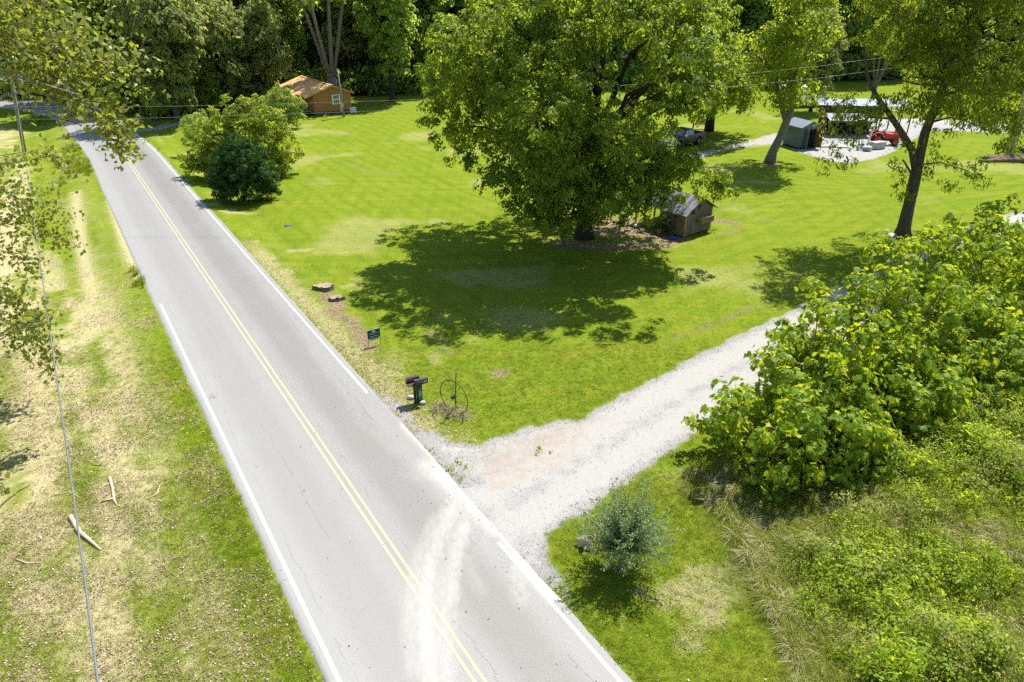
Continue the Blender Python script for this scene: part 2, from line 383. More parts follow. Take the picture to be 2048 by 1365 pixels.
def lawn_edge_y(x):
    e = np.array([p for p in LAWN_EDGE if True]); return np.interp(x, e[:, 0], e[:, 1])
def masks(P):
    x, y = P[:, 0], P[:, 1]; st = road_st(P); n1 = fbm(x * .55, y * .55, 31); n2 = fbm(x * .18, y * .18, 41); n3 = fbm(x * 1.7, y * 1.7, 51)
    L = -st - 3.2                                  # metres left of the pavement
    left = sstep(0, .5, L) * sstep(96, 84, y); al = (P - C1) @ RD; ns = fbm(st * .9, al * .13, 131); nv = fbm(st * 2.2, al * .9, 141)
    dry = left * (.24 + .60 * sstep(.8, 3.0, L) * sstep(.36, .62, ns * .55 + nv * .45))
    dry -= left * .5 * sstep(28, 50, y) * sstep(1.3, 3.0, L) * sstep(6.5, 4.2, L)
    dry -= left * .40 * sstep(1.5, .3, L) * sstep(34, 20, y)
    dry = np.maximum(dry, 0)
    for px in (((150, 380), (160, 480), (185, 600)), ((225, 400), (262, 520), (290, 560))): dry = np.maximum(dry, .8 * stroke(P, px, .5, .5))
    litter = left * sstep(.50, .74, fbm(x * .8, y * .8, 61) + .18 * sstep(45, 20, y) - .05) * .9
    right = sstep(0, .3, st - 3.1)
    strip = right * sstep(2.9, 1.3, st - 3.0 + n3 * 1.2) * sstep(18, 22, y) * sstep(48, 42, y)
    litter = np.maximum(litter, strip * (.35 + .8 * n1))
    dry = np.maximum(dry, strip * .55)
    # mown lawn: dry rings, brown scalped streaks
    lawn = right * (1 - left)
    dry = np.maximum(dry, lawn * .60 * sstep(.60, .80, n1) * sstep(10, 2, st - 3) )
    dry = np.maximum(dry, lawn * .38 * sstep(.52, .75, n2))
    soil = lawn * .8 * sstep(.68, .86, n3 * .6 + n1 * .5) * sstep(9, 1, st - 3)
    for px, r, a in ((((660, 620), (700, 640), (740, 700)), .5, .8), (((655, 590), (680, 610)), .6, .9), (((1000, 745),), .35, .9), (((860, 665), (900, 705)), .25, .6),
                     (((690, 325), (740, 345), (800, 350)), .7, .55), (((740, 300), (800, 335)), .5, .4), (((1430, 440), (1470, 445)), .7, .9), (((1440, 468), (1475, 462)), .5, .6),
                     (((1520, 610), (1700, 560)), .2, .5), (((1330, 690), (1480, 625), (1640, 560)), .25, .55), (((1560, 480), (1700, 470)), .4, .35), (((1540, 330),), 1.2, .8),
                     (((1805, 478),), 1.0, .5), (((1870, 345), (1960, 355)), 1.2, .35), (((560, 285), (720, 300)), .5, .3), (((1500, 368), (1550, 375)), .6, .4),
                     (((1000, 455), (1100, 462)), .8, .4), (((905, 845), (935, 850)), .6, .3)):
        soil = np.maximum(soil, a * stroke(P, px, r, .7) * (.6 + .6 * n3))
    dirt = np.maximum(stroke(P, ((1120, 486), (1200, 494), (1330, 488)), .8, 1.0), stroke(P, ((1190, 462), (1280, 465), (1350, 478)), 1.0, 1.0)) * (.6 + .5 * n3)
    dirt = np.maximum(dirt, stroke(P, ((1200, 445), (1260, 448)), 1.0, 1.0))
    soil = np.maximum(soil, dirt); litter = np.maximum(litter, dirt * .5)
    di = np.maximum(drive_in(P), yard_in(P)); gravel = sstep(-.55, .35, di + (n3 - .5) * .5)
    sh = sstep(1.3, .2, st - 3.15) * right * sstep(27.5, 24.5, y) * sstep(13, 15.5, y); gravel = np.maximum(gravel, sh * (.45 + .8 * n3))
    gravel = np.maximum(gravel, .55 * sstep(.35, .0, np.abs(st) - 3.25) * sstep(96, 70, y))
    gravel = np.maximum(gravel, .8 * sstep(1.4, .6, dist_poly(P, [G(275, 262)[:2], G(330, 252)[:2], G(380, 247)[:2]])))
    weed = sstep(-.6, .8, weeds_in(P) + (n1 - .5) * 2)
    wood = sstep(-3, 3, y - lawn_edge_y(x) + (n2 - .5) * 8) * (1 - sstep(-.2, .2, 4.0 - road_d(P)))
    lush = lawn * (.5 + .5 * (n2 - .4)) * 1.0
    lap = np.minimum(np.where(st > 0, st - 3.2, -st - 3.2), -di + 0)
    return dict(lap=lap, dry=np.clip(dry, 0, 1), litter=np.clip(litter, 0, 1), soil=np.clip(soil, 0, 1), gravel=np.clip(gravel, 0, 1), weed=weed, wood=wood)
MK = masks(P)
ground_me = grid_mesh('ground', V, F)
for k, a in MK.items(): fattr(ground_me, k, a)
def ground_mat():
    m, t, out = mat_base('mown_grass_ground'); p = N(t, "ShaderNodeBsdfPrincipled"); v = mapv(t)
    A = {k: N(t, "ShaderNodeAttribute", attribute_name=k).outputs['Fac'] for k in MK}
    fine = noise(t, 9, 7, .92, v); mid = noise(t, 2.2, 5, .65, v); big = noise(t, .22, 4, .6, v)
    stripe = noise(t, 1, 3, .6, mapv(t, (.09, 1.1, 1), (0, 0, R_(-12))))
    stripe2 = noise(t, 1, 3, .6, mapv(t, (1.3, .08, 1), (0, 0, R_(-35))))
    g = mixc(t, ramp(t, fine, .36, .64), (.055, .100, .006), (.195, .262, .018))
    g = mixc(t, math_(t, 'MULTIPLY', ramp(t, mid, .42, .66), .30), g, (.195, .20, .020))
    g = mixc(t, math_(t, 'MULTIPLY', ramp(t, big, .35, .7), .40), g, (.12, .175, .010))
    g = mixc(t, math_(t, 'MULTIPLY', ramp(t, stripe, .42, .66), .45), g, (.215, .215, .026))
    g = mixc(t, math_(t, 'MULTIPLY', ramp(t, stripe2, .46, .62), .35), g, (.09, .15, .008))
    ph = math_(t, 'ADD', math_(t, 'MULTIPLY', A['lap'], 4.6), math_(t, 'MULTIPLY', noise(t, .16, 3, .5, v), 7.0))
    sw = math_(t, 'SINE', ph); g = mixc(t, math_(t, 'MULTIPLY', ramp(t, sw, -.2, .9), math_(t, 'MULTIPLY', ramp(t, noise(t, .4, 3, .6, v), .42, .66), .34)), g, (.215, .205, .030))
    g = mixc(t, math_(t, 'MULTIPLY', math_(t, 'MULTIPLY', ramp(t, sw, -.3, -1.0), ramp(t, noise(t, .3, 3, .6, v), .62, .4)), .30), g, (.075, .12, .006))
    def brk(a, lo, hi, amp=.6):               # ragged threshold of a painted mask
        return ramp(t, math_(t, 'ADD', a, math_(t, 'MULTIPLY', math_(t, 'SUBTRACT', noise(t, 7, 6, .75, v), .5), amp)), lo, hi)
    straw = mixc(t, ramp(t, noise(t, 24, 5, .8, v), .35, .68), (.26, .22, .09), (.58, .50, .30))
    g = mixc(t, brk(A['dry'], .12, .95, .9), g, straw)
    soilc = mixc(t, ramp(t, noise(t, 9, 4, .7, v), .35, .65), (.11, .08, .05), (.28, .205, .13))
    g = mixc(t, brk(A['soil'], .30, .8, .9), g, soilc)
    lf = N(t, "ShaderNodeTexVoronoi", feature='F1'); lf.inputs['Scale'].default_value = 11; t.links.new(v, lf.inputs[0])
    lc = mixc(t, ramp(t, N(t, "ShaderNodeSeparateColor").outputs[0], 0, 1), (.2, .13, .07), (.2, .13, .07))
    sep = N(t, "ShaderNodeSeparateColor"); t.links.new(lf.outputs['Color'], sep.inputs[0])
    lc = mixc(t, sep.outputs[0], (.10, .06, .035), (.46, .36, .25))
    lfac = math_(t, 'MULTIPLY', ramp(t, lf.outputs['Distance'], .55, .30), math_(t, 'LESS_THAN', sep.outputs[1], math_(t, 'MULTIPLY', A['litter'], .9)))
    g = mixc(t, lfac, g, lc)
    grav = mixc(t, ramp(t, noise(t, 30, 5, .8, v), .35, .7), (.18, .17, .155), (.42, .40, .37))
    g = mixc(t, brk(A['gravel'], .38, .72, .7), g, grav)
    g = mixc(t, A['weed'], g, mixc(t, ramp(t, mid, .3, .7), (.04, .065, .010), (.12, .13, .04)))
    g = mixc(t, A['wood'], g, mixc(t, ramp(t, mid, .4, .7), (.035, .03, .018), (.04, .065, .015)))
    t.links.new(g, p.inputs['Base Color']); p.inputs['Roughness'].default_value = .95; p.inputs['Specular IOR Level'].default_value = .02
    b = N(t, "ShaderNodeBump"); b.inputs['Strength'].default_value = .9; b.inputs['Distance'].default_value = .05
    t.links.new(math_(t, 'ADD', fine, math_(t, 'MULTIPLY', mid, .8)), b.inputs['Height']); t.links.new(b.outputs[0], p.inputs['Normal'])
    t.links.new(p.outputs[0], out.inputs[0]); return m
M['ground'] = ground_mat()
mesh_obj('ground', ground_me, M['ground'], kind='structure')

# ---------------------------------------------------------------- road
def strip(name, us, zoff, mat, i0=0, i1=None, jag=0):
    C = RC[i0:i1]; T = np.gradient(C, axis=0); T /= np.linalg.norm(T, axis=1)[:, None]; Nn = np.stack([T[:, 1], -T[:, 0]], -1)
    us = np.asarray(us, float); n, k = len(C), len(us)
    U = np.repeat(us[None], n, 0)
    if jag:
        s = np.arange(n) * .3
        U[:, 0] += (fbm(s * 1.1, s * 0, 71) - .5) * jag; U[:, -1] += (fbm(s * 1.1, s * 0, 81) - .5) * jag
    XY = C[:, None] + U[..., None] * Nn[:, None]
    Zv = np.full(U.shape, zoff); 
    if jag: Zv[:, 0] = -.09; Zv[:, -1] = -.09
    Vv = np.concatenate([XY, Zv[..., None]], -1).reshape(-1, 3)
    i = (np.arange(n - 1)[:, None] * k + np.arange(k - 1)[None]).ravel()
    Fq = np.stack([i, i + 1, i + k + 1, i + k], -1)
    me = grid_mesh(name, Vv, Fq); Pp = Vv[:, :2]
    du = np.zeros(len(Vv)); near = Pp[:, 1] < 45
    if near.any():
        Q = Pp[near]; d = np.zeros(len(Q))
        for px, r, a in ((((905, 1015), (872, 1090), (859, 1138), (852, 1189), (852, 1240), (861, 1365)), .16, .6), (((985, 950), (930, 1030), (900, 1110), (885, 1200), (880, 1365)), .45, .42), (((930, 1050), (917, 1090), (906, 1138), (903, 1193)), .10, .6),
                         (((927, 1060), (930, 1100), (940, 1138), (961, 1182)), .06, .35), (((870, 1040), (845, 1097), (821, 1200), (818, 1261), (831, 1345)), .13, .45), (((978, 1040), (978, 1104)), .06, .25), (((1032, 1138), (1042, 1206)), .09, .4),
                         (((620, 700), (690, 790), (725, 850), (790, 905)), .10, .30), (((806, 950), (836, 956)), .05, .35), (((950, 980), (900, 1100), (880, 1240), (900, 1400)), 1.3, .20), (((1000, 1040), (1060, 1200), (1100, 1365)), .8, .14), (((890, 1020), (850, 1100), (836, 1180), (838, 1260)), .07, .45), (((910, 1060), (893, 1130), (888, 1250), (895, 1365)), .08, .5), (((600, 660), (660, 740), (700, 830), (760, 905)), .5, .15), (((900, 880), (930, 950), (985, 1010), (1060, 1120), (1110, 1180)), .35, .8),
                         (((900, 940), (960, 990), (1010, 1040)), .9, .75), (((860, 930), (900, 960), (930, 1000)), .5, .55), (((820, 850), (870, 900), (920, 960)), .3, .7), (((870, 1000), (800, 1010)), .8, .10)):
            pts = [G(*q)[:2] for q in px]; d = np.maximum(d, a * sstep(r + .45, r * .4, dist_poly(Q, pts)))
        du[near] = d
    fattr(me, 'dust', du); fattr(me, 'across', U.ravel()); 
    return me
def asphalt():
    m, t, out = mat_base('old_asphalt'); p = N(t, "ShaderNodeBsdfPrincipled"); v = mapv(t)
    a = N(t, "ShaderNodeAttribute", attribute_name='dust').outputs['Fac']; u = N(t, "ShaderNodeAttribute", attribute_name='across').outputs['Fac']
    agg = noise(t, 42, 5, .9, v); big = noise(t, .35, 4, .6, v); mid = noise(t, 2.5, 4, .6, v)
    c = mixc(t, ramp(t, agg, .34, .68), (.080, .078, .073), (.355, .345, .315)); c = mixc(t, math_(t, 'MULTIPLY', ramp(t, noise(t, 14, 5, .85, v), .45, .7), .35), c, (.14, .138, .134))
    c = mixc(t, math_(t, 'MULTIPLY', ramp(t, big, .35, .7), .45), c, (.195, .18, .16))
    wv = mixc(t, ramp(t, math_(t, 'ABSOLUTE', math_(t, 'SUBTRACT', math_(t, 'ABSOLUTE', u), 1.5)), 1.1, .35), (1.06, 1.06, 1.07), (.86, .85, .84))
    c = mixc(t, 1.0, c, wv, 'MULTIPLY')
    wob = math_(t, 'MULTIPLY', math_(t, 'SUBTRACT', noise(t, .8, 5, .7, v), .5), .55)
    for uu, am in ((-1.45, .55), (.42, .3), (2.35, .4), (-2.6, .35)):
        ln = math_(t, 'ABSOLUTE', math_(t, 'ADD', math_(t, 'SUBTRACT', u, uu), wob)); c = mixc(t, math_(t, 'MULTIPLY', math_(t, 'MULTIPLY', ramp(t, ln, .028, .008), ramp(t, noise(t, .5 + .1 * uu, 3, .6, v), .48, .56)), am), c, (.07, .07, .07))
    left = ramp(t, u, .6, -1.6); c = mixc(t, math_(t, 'MULTIPLY', left, .30), c, (.30, .295, .28))
    # long dark seam cracks and tar
    cr = N(t, "ShaderNodeTexVoronoi", feature='DISTANCE_TO_EDGE'); cr.inputs['Scale'].default_value = .22; 
    mv = N(t, "ShaderNodeMix"); 
    w2 = N(t, "ShaderNodeVectorMath", operation='ADD'); nz = N(t, "ShaderNodeTexNoise"); nz.inputs['Scale'].default_value = .9; nz.inputs['Detail'].default_value = 5; t.links.new(v, nz.inputs[0])
    t.links.new(mapv(t, (1, .45, 1), (0, 0, R_(-32))), w2.inputs[0]); t.links.new(nz.outputs[1], w2.inputs[1]); t.links.new(w2.outputs[0], cr.inputs['Vector'])
    c = mixc(t, math_(t, 'MULTIPLY', ramp(t, cr.outputs['Distance'], .0035, .001), .16), c, (.11, .11, .11))
    dn = math_(t, 'ADD', a, math_(t, 'MULTIPLY', math_(t, 'SUBTRACT', noise(t, 3.2, 7, .8, mapv(t, (2.6, 1.0, 1), (0, 0, R_(6)))), .5), .75))
    c = mixc(t, math_(t, 'MULTIPLY', ramp(t, dn, .12, 1.15), math_(t, 'MULTIPLY', ramp(t, a, 0, .12), .95)), c, (.43, .40, .36))
    t.links.new(c, p.inputs['Base Color']); p.inputs['Roughness'].default_value = .62; p.inputs['Specular IOR Level'].default_value = .35
    b = N(t, "ShaderNodeBump"); b.inputs['Strength'].default_value = .35; b.inputs['Distance'].default_value = .01; t.links.new(agg, b.inputs['Height']); t.links.new(b.outputs[0], p.inputs['Normal'])
    t.links.new(p.outputs[0], out.inputs[0]); return m
M['asphalt'] = asphalt()
mesh_obj('road', strip('road', [-3.32, -3.22] + list(np.linspace(-3.1, 3.1, 34)) + [3.2, 3.30], 0.0, None, jag=.16), M['asphalt'], kind='structure')
def idx_at(y): return int(np.argmin(np.abs(RC[:, 1] - y) + 100 * (RC[:, 0] > 40)))
i_y = idx_at(70.8)
for u in (-.115, .115): mesh_obj('yellow_centre_line', strip('yellow_centre_line', np.linspace(u - .045, u + .045, 3), .004, None, 0, i_y), M['yellow_line'], kind='structure')
iL = idx_at(36.6)
mesh_obj('white_edge_line', strip('white_edge_line', np.linspace(-3.01, -2.89, 3), .004, None, 0, iL), M['white_line'], kind='structure')
a1, a2 = idx_at(15.4), idx_at(24.0)
mesh_obj('white_edge_line', strip('white_edge_line', np.linspace(2.89, 3.01, 3), .004, None, 0, a1), M['white_line'], kind='structure')
mesh_obj('white_edge_line', strip('white_edge_line', np.linspace(2.89, 3.01, 3), .004, None, a2, idx_at(88)), M['white_line'], kind='structure')

# gravel drive and yard sheets: they dip under the turf at their edges
def gravel_sheet(name, fn, x0, x1, y0, y1, step, mat):
    gx = axis([(x0, 18, step / 2), (18, x1, step * 1.5)]); gy = axis([(y0, 35, step / 2), (35, y1, step * 1.5)]) if y0 < 30 else np.arange(y0, y1, step); XX, YY = np.meshgrid(gx, gy); Q = np.stack([XX.ravel(), YY.ravel()], -1)
    d = fn(Q); st = road_st(Q)
    z = -.012 + .03 * (fbm(Q[:, 0] * 1.2, Q[:, 1] * 1.2, 91) - .5) - .10 * sstep(.35, -.25, d + (fbm(Q[:, 0] * 4.5, Q[:, 1] * 4.5, 95, 4) - .5) * .6)
    z = np.where(st < 3.3, np.minimum(z, -.03), z)
    keep = d > -.35; n = len(gx); i = (np.arange(len(gy) - 1)[:, None] * n + np.arange(n - 1)[None]).ravel()
    Fq = np.stack([i, i + 1, i + n + 1, i + n], -1); Fq = Fq[keep[Fq].all(1)]
    used = np.unique(Fq); rem = np.full(len(Q), -1); rem[used] = np.arange(len(used))
    me = grid_mesh(name, np.column_stack([Q, z])[used], rem[Fq])
    rut = np.minimum(np.abs(dist_poly(Q[used], DRVc[::3]) - .85), 1)
    fattr(me, 'rut', rut)
    tan = sum(a * sstep(r + .6, r * .3, dist_poly(Q[used], [G(*q)[:2] for q in px])) for px, r, a in ((((980, 925), (1080, 885), (1150, 870)), .5, .9), (((1150, 840), (1220, 830)), .4, .5), (((1000, 965), (1060, 935), (1130, 915)), .2, .8)))
    fattr(me, 'tan', np.clip(tan, 0, 1)); return mesh_obj(name, me, mat, kind='structure')
def gravelmat():
    m, t, out = mat_base('pale_gravel'); p = N(t, "ShaderNodeBsdfPrincipled"); v = mapv(t)
    r = N(t, "ShaderNodeAttribute", attribute_name='rut').outputs['Fac']; tn = N(t, "ShaderNodeAttribute", attribute_name='tan').outputs['Fac']
    fine = noise(t, 20, 6, .9, v); mid = noise(t, 1.6, 5, .7, v)
    stony = mixc(t, ramp(t, fine, .35, .68), (.12, .115, .11), (.38, .37, .35))
    dust = mixc(t, ramp(t, fine, .25, .6), (.22, .21, .19), (.325, .315, .29))
    f = math_(t, 'ADD', math_(t, 'MULTIPLY', ramp(t, r, .85, .05), .6), math_(t, 'MULTIPLY', math_(t, 'SUBTRACT', mid, .38), 2.4))
    c = mixc(t, ramp(t, f, -.1, .7), stony, dust)
    c = mixc(t, math_(t, 'MULTIPLY', math_(t, 'MULTIPLY', tn, .75), ramp(t, noise(t, 2.4, 5, .7, v), .38, .62)), c, (.30, .225, .155))
    t.links.new(c, p.inputs['Base Color']); p.inputs['Roughness'].default_value = .9; p.inputs['Specular IOR Level'].default_value = .2
    b = N(t, "ShaderNodeBump"); b.inputs['Strength'].default_value = .6; b.inputs['Distance'].default_value = .03; t.links.new(fine, b.inputs['Height']); t.links.new(b.outputs[0], p.inputs['Normal'])
    t.links.new(p.outputs[0], out.inputs[0]); return m
M['gravel'] = gravelmat()
gravel_sheet('gravel_driveway', drive_in, -5, 70, 14, 96, .3, M['gravel'])
gravel_sheet('gravel_yard', yard_in, 12, 75, 66, 100, .6, M['gravel'])

# ---------------------------------------------------------------- foliage
OUT = {
 'rhomb': np.array([(0, -.5, 0), (.33, -.02, .08), (0, .5, -.05), (-.33, -.02, .08)]),
 'maple': np.array([(0, -.45, 0), (.42, -.22, .06), (.3, .12, .03), (0, .5, -.1), (-.3, .12, .03), (-.42, -.22, .06)]),
 'heart': np.array([(0, -.34, 0), (.26, -.45, .05), (.44, -.15, .09), (0, .55, -.06), (-.44, -.15, .09), (-.26, -.45, .05)]),
 'syc': np.array([(0, -.36, 0), (.20, -.46, .03), (.50, -.16, .08), (.30, 0, .02), (.42, .26, .04), (.16, .22, 0), (0, .56, -.08), (-.16, .22, 0), (-.42, .26, .04), (-.30, 0, .02), (-.50, -.16, .08), (-.20, -.46, .03)]),
 'lance': np.array([(0, -.5, 0), (.15, 0, .05), (0, .5, -.1), (-.15, 0, .05)]),
 'blade': np.array([(-.06, -.5, 0), (.06, -.5, 0), (.0, .5, .15)]),
}
def unit(v): return v / np.maximum(np.linalg.norm(v, axis=-1, keepdims=True), 1e-9)
def leaves(P, Nv, tip, size, shape, rs=None):
    rs = rs or rng; o = OUT[shape]; Nv = unit(Nv); T = unit(tip - (tip * Nv).sum(-1, keepdims=True) * Nv); B = np.cross(T, Nv)
    s = np.asarray(size).reshape(-1, 1, 1) if np.ndim(size) else size
    V = P[:, None] + s * (o[None, :, 0:1] * B[:, None] + o[None, :, 1:2] * T[:, None] + o[None, :, 2:3] * Nv[:, None])
    return V.reshape(-1, 3), len(o)
def clumps(lobes, per_area=3.2, sub_r=.55, n_leaf=40, zmin=-.55, up=.7, flat=.75, fill=.15):
    """leaf positions, normals and tips for a crown of lobes (x,y,z,r)"""
    Ps, Ns, Ts = [], [], []
    for (x, y, z, r) in lobes:
        n = max(3, int(per_area * r * r * 4)); d = unit(rng.normal(size=(n, 3))); d = d[d[:, 2] > zmin]; n = len(d)
        rad = r * np.where(rng.random(n) < fill, rng.uniform(.2, .7, n), rng.uniform(.72, 1.08, n))
        c = np.array((x, y, z)) + d * rad[:, None]
        sr = sub_r * rng.uniform(.6, 1.35, n)
        k = n_leaf; o = unit(rng.normal(size=(n, k, 3)) + d[:, None] * .5 + np.array((0, 0, .35))) * rng.uniform(.45, 1.05, (n, k, 1)); o[..., 2] *= flat
        Pp = c[:, None] + o * sr[:, None, None]
        nn = d[:, None] * .35 + unit(o) * .9 + np.array((0, 0, up * .75)) + rng.normal(size=(n, k, 3)) * .33
        tt = d[:, None] * .6 + unit(o) * .6 + np.array((0, 0, -.7)) + rng.normal(size=(n, k, 3)) * .4
        Ps.append(Pp.reshape(-1, 3)); Ns.append(nn.reshape(-1, 3)); Ts.append(tt.reshape(-1, 3))
    return np.concatenate(Ps), np.concatenate(Ns), np.concatenate(Ts)
def poly_lobes(C, Rr, poly, n, rlo, rhi, shell=(.62, .98), front=.0):
    out = []; tries = 0
    while len(out) < n and tries < n * 60:
        tries += 1; d = unit(rng.normal(size=3)); 
        if d[1] > .35 and rng.random() < front: continue
        r = rng.uniform(rlo, rhi); p = np.array(C) + d * np.array(Rr) * rng.uniform(*shell)
        if p[2] < .8: continue
        q = np.array([p, p + (r * .75, 0, 0), p - (r * .75, 0, 0), p + (0, 0, r * .6), p - (0, 0, r * .6)])
        if inpoly(proj(q), poly).all(): out.append((*p, r))
    return out
def limbs(mb, base, fork, targets, r0, rt=.05, n=7, sag=.12):
    for tg in targets:
        tg = np.array(tg[:3]); f = np.array(fork); L = np.linalg.norm(tg - f)
        pts = [f]; 
        for s in (.3, .6, .85, 1):
            p = f + (tg - f) * s; p = p + rng.normal(size=3) * L * .035 * (s < 1); p[2] += L * sag * math.sin(math.pi * s); pts.append(p)
        mb.tube(pts, [r0, r0 * .7, r0 * .45, r0 * .28, rt * .6], n, True)
def loc_shift(V, loc): return V - np.array(loc)[None]
def crown_obj(parent, data, size, shape, mat, name='crown', jitter=.3, kind=None):
    P_, N_, T_ = data; sz = size * rng.uniform(1 - jitter, 1 + jitter, len(P_))
    V_, k = leaves(P_, N_, T_, sz, shape); V_ = loc_shift(V_, parent.location)
    return mesh_obj(name, np_mesh(name, V_, k), mat, parent, kind)
def shift_mb(mb, loc): mb.v = [tuple(np.array(v) - np.array(loc)) for v in mb.v]; return mb
def px_path(pts): return [AT(*p) for p in pts]

# big maple in the middle of the lawn
BT = G(1168, 474); BT.z = Z(BT.x, BT.y)
big = thing('maple_tree', 'huge round maple with yellow-green sunlit crown standing over the small wooden coop', 'tree', BT)
BIGP = [(850, 120), (872, 75), (905, 40), (960, -30), (1050, -160), (1300, -200), (1430, -60), (1455, 60), (1460, 160), (1440, 235), (1345, 250), (1328, 300), (1390, 325), (1455, 330), (1478, 365), (1468, 395), (1425, 412), (1380, 380), (1320, 362), (1290, 395), (1250, 405), (1200, 460), (1130, 480), (1085, 480), (1050, 455), (1005, 440), (1010, 400), (985, 345), (945, 340), (905, 330), (882, 270), (850, 225)]
bl = poly_lobes((4.9, 46.3, 9.6), (10.6, 9.2, 9.0), BIGP, 150, .9, 2.2, (.55, 1.0), .35)
for x, y, Yd, r in ((1050, 420, 43, .9), (1085, 452, 43.5, .9), (1120, 420, 44, 1.1), (1022, 395, 43, 1), (1060, 375, 43, 1.3), (1100, 380, 41, 1.3), (1250, 375, 43, 1.0), (1215, 410, 44.5, .9), (1190, 440, 46, .7), (1300, 345, 42, 1.1), (1360, 325, 41.5, 1), (1400, 345, 41.5, .9),
                    (1440, 360, 41.5, 1.0), (1452, 388, 41.5, .7), (1415, 395, 41.5, .7), (1330, 335, 42, 1), (925, 305, 43, .9), (900, 280, 44, 1), (960, 325, 42, .9), (1005, 350, 42, 1.1), (1150, 400, 41, 1.2), (1200, 370, 41, 1.3), (1250, 330, 40.5, 1.4), (1160, 345, 40, 1.4), (880, 235, 44, 1.1), (875, 170, 45, 1.2), (1285, 300, 42, 1.3), (1270, 400, 43, .8), (1295, 385, 43, .8), (1325, 390, 43, .6), (1235, 425, 43.5, .7), (1260, 350, 42.5, 1.2), (1330, 375, 42.5, .7), (1205, 395, 44, .9), (1340, 205, 43, 1.1), (1380, 190, 43.5, 1.1), (1415, 175, 44, 1.1), (1400, 215, 44, .8), (1360, 225, 43.5, .7), (1310, 240, 42.5, 1.1), (1345, 150, 43, 1.4), (1395, 130, 44, 1.4), (1435, 140, 45, 1.2), (1425, 205, 44.5, .8), (1310, 190, 42, 1.3), (1140, 445, 43.5, .8), (1170, 405, 42.5, 1.0), (1110, 462, 44, .7), (1175, 455, 44.5, .6), (1035, 430, 43, .8), (1070, 420, 42, 1.0), (985, 365, 42.5, 1.0), (1020, 350, 41.5, 1.3), (1090, 340, 40.5, 1.4), (1215, 430, 42.5, .8), (1245, 402, 42, .9), (1290, 412, 42.5, .75), (1322, 408, 42.5, .6), (1190, 425, 43, .9), (1270, 435, 43, .5), (1300, 440, 43, .35), (1330, 430, 43, .4), (1240, 445, 43, .45), (1350, 400, 42.5, .45), (1310, 375, 42, .8)):
    bl.append((*AT(x, y, Yd), r))
crown_obj(big, clumps(bl, 3.1, .50, 52, up=.6, fill=.15), .20, 'rhomb', M['maple'])
tb = MB(); fk = (BT.x, BT.y, 3.6)
tb.tube([(BT.x, BT.y, BT.z - .2), (BT.x, BT.y, .5), (BT.x + .05, BT.y, 2), fk], [.85, .58, .52, .6], 14, wob=.06)
limbs(tb, BT, fk, [bl[i] for i in range(0, len(bl), 5)], .26)
shift_mb(tb, BT).obj('trunk', M['bark_dark'], big, True)

# second maple behind the truck
B2 = G(1418, 262)
big2 = thing('maple_tree', 'round maple beyond the pickup truck, its yellow-green crown touching the huge one', 'tree', B2)
P2 = [(1310, -150), (1430, -150), (1470, 20), (1500, 80), (1505, 130), (1530, 165), (1512, 215), (1505, 262), (1475, 255), (1440, 265), (1425, 240), (1395, 245), (1370, 235), (1300, 200)]
l2 = poly_lobes((23.5, 83, 10.5), (8.5, 8, 8.5), P2, 60, 1.4, 2.4, (.5, 1), .4)
crown_obj(big2, clumps(l2, 2.2, .75, 26, up=.75), .36, 'rhomb', M['maple'])
tb = MB(); tb.tube([B2, B2 + Vector((0, 0, 2.5)), B2 + Vector((.1, 0, 5))], [.6, .42, .4], 10)
limbs(tb, B2, B2 + Vector((.1, 0, 5)), l2[::7], .2); shift_mb(tb, B2).obj('trunk', M['bark_dark'], big2, True)

# leaning tree left of the grey shed
B3 = G(1540, 328); lt = thing('leaning_tree', 'leaning grey-barked tree in front of the grey shed with an open leafy crown', 'tree', B3)
P3 = [(1440, -120), (1640, -120), (1690, 20), (1680, 90), (1640, 130), (1650, 180), (1635, 240), (1600, 235), (1570, 262), (1560, 280), (1520, 285), (1490, 270), (1480, 200), (1455, 120), (1440, 20)]
l3 = poly_lobes((27.5, 69, 10.5), (6.2, 5.5, 8.5), P3, 60, .8, 1.5, (.35, 1), .4)
crown_obj(lt, clumps(l3, 2.4, .7, 26, up=.6), .27, 'rhomb', M['wood3'])
tb = MB(); f3 = AT(1583, 215, 69)
tb.tube(px_path([(1538, 330, 68.7), (1545, 305, 68.7), (1560, 275, 68.8), (1572, 245, 69), (1583, 215, 69)]), [.62, .42, .38, .36, .34], 10, wob=.05)
tb.tube(px_path([(1583, 215, 69), (1590, 160, 69), (1596, 110, 69.5), (1620, 60, 70)]), [.24, .18, .13, .06], 8)
tb.tube(px_path([(1572, 245, 69), (1555, 180, 69), (1547, 140, 69), (1552, 90, 69), (1556, 20, 69)]), [.26, .22, .2, .15, .08], 8)
tb.tube(px_path([(1547, 145, 69), (1530, 125, 69), (1512, 110, 69), (1488, 105, 69)]), [.16, .13, .1, .05], 8)
tb.tube(px_path([(1540, 138, 69), (1525, 105, 68.6), (1510, 70, 68.5)]), [.12, .09, .05], 7)
tb.tube(px_path([(1583, 165, 68.6), (1600, 125, 68.4), (1625, 80, 68.2), (1645, 40, 68.2)]), [.16, .12, .08, .04], 7)
limbs(tb, B3, f3, l3[::6], .09); shift_mb(tb, B3).obj('trunk', M['bark_pale'], lt, True)

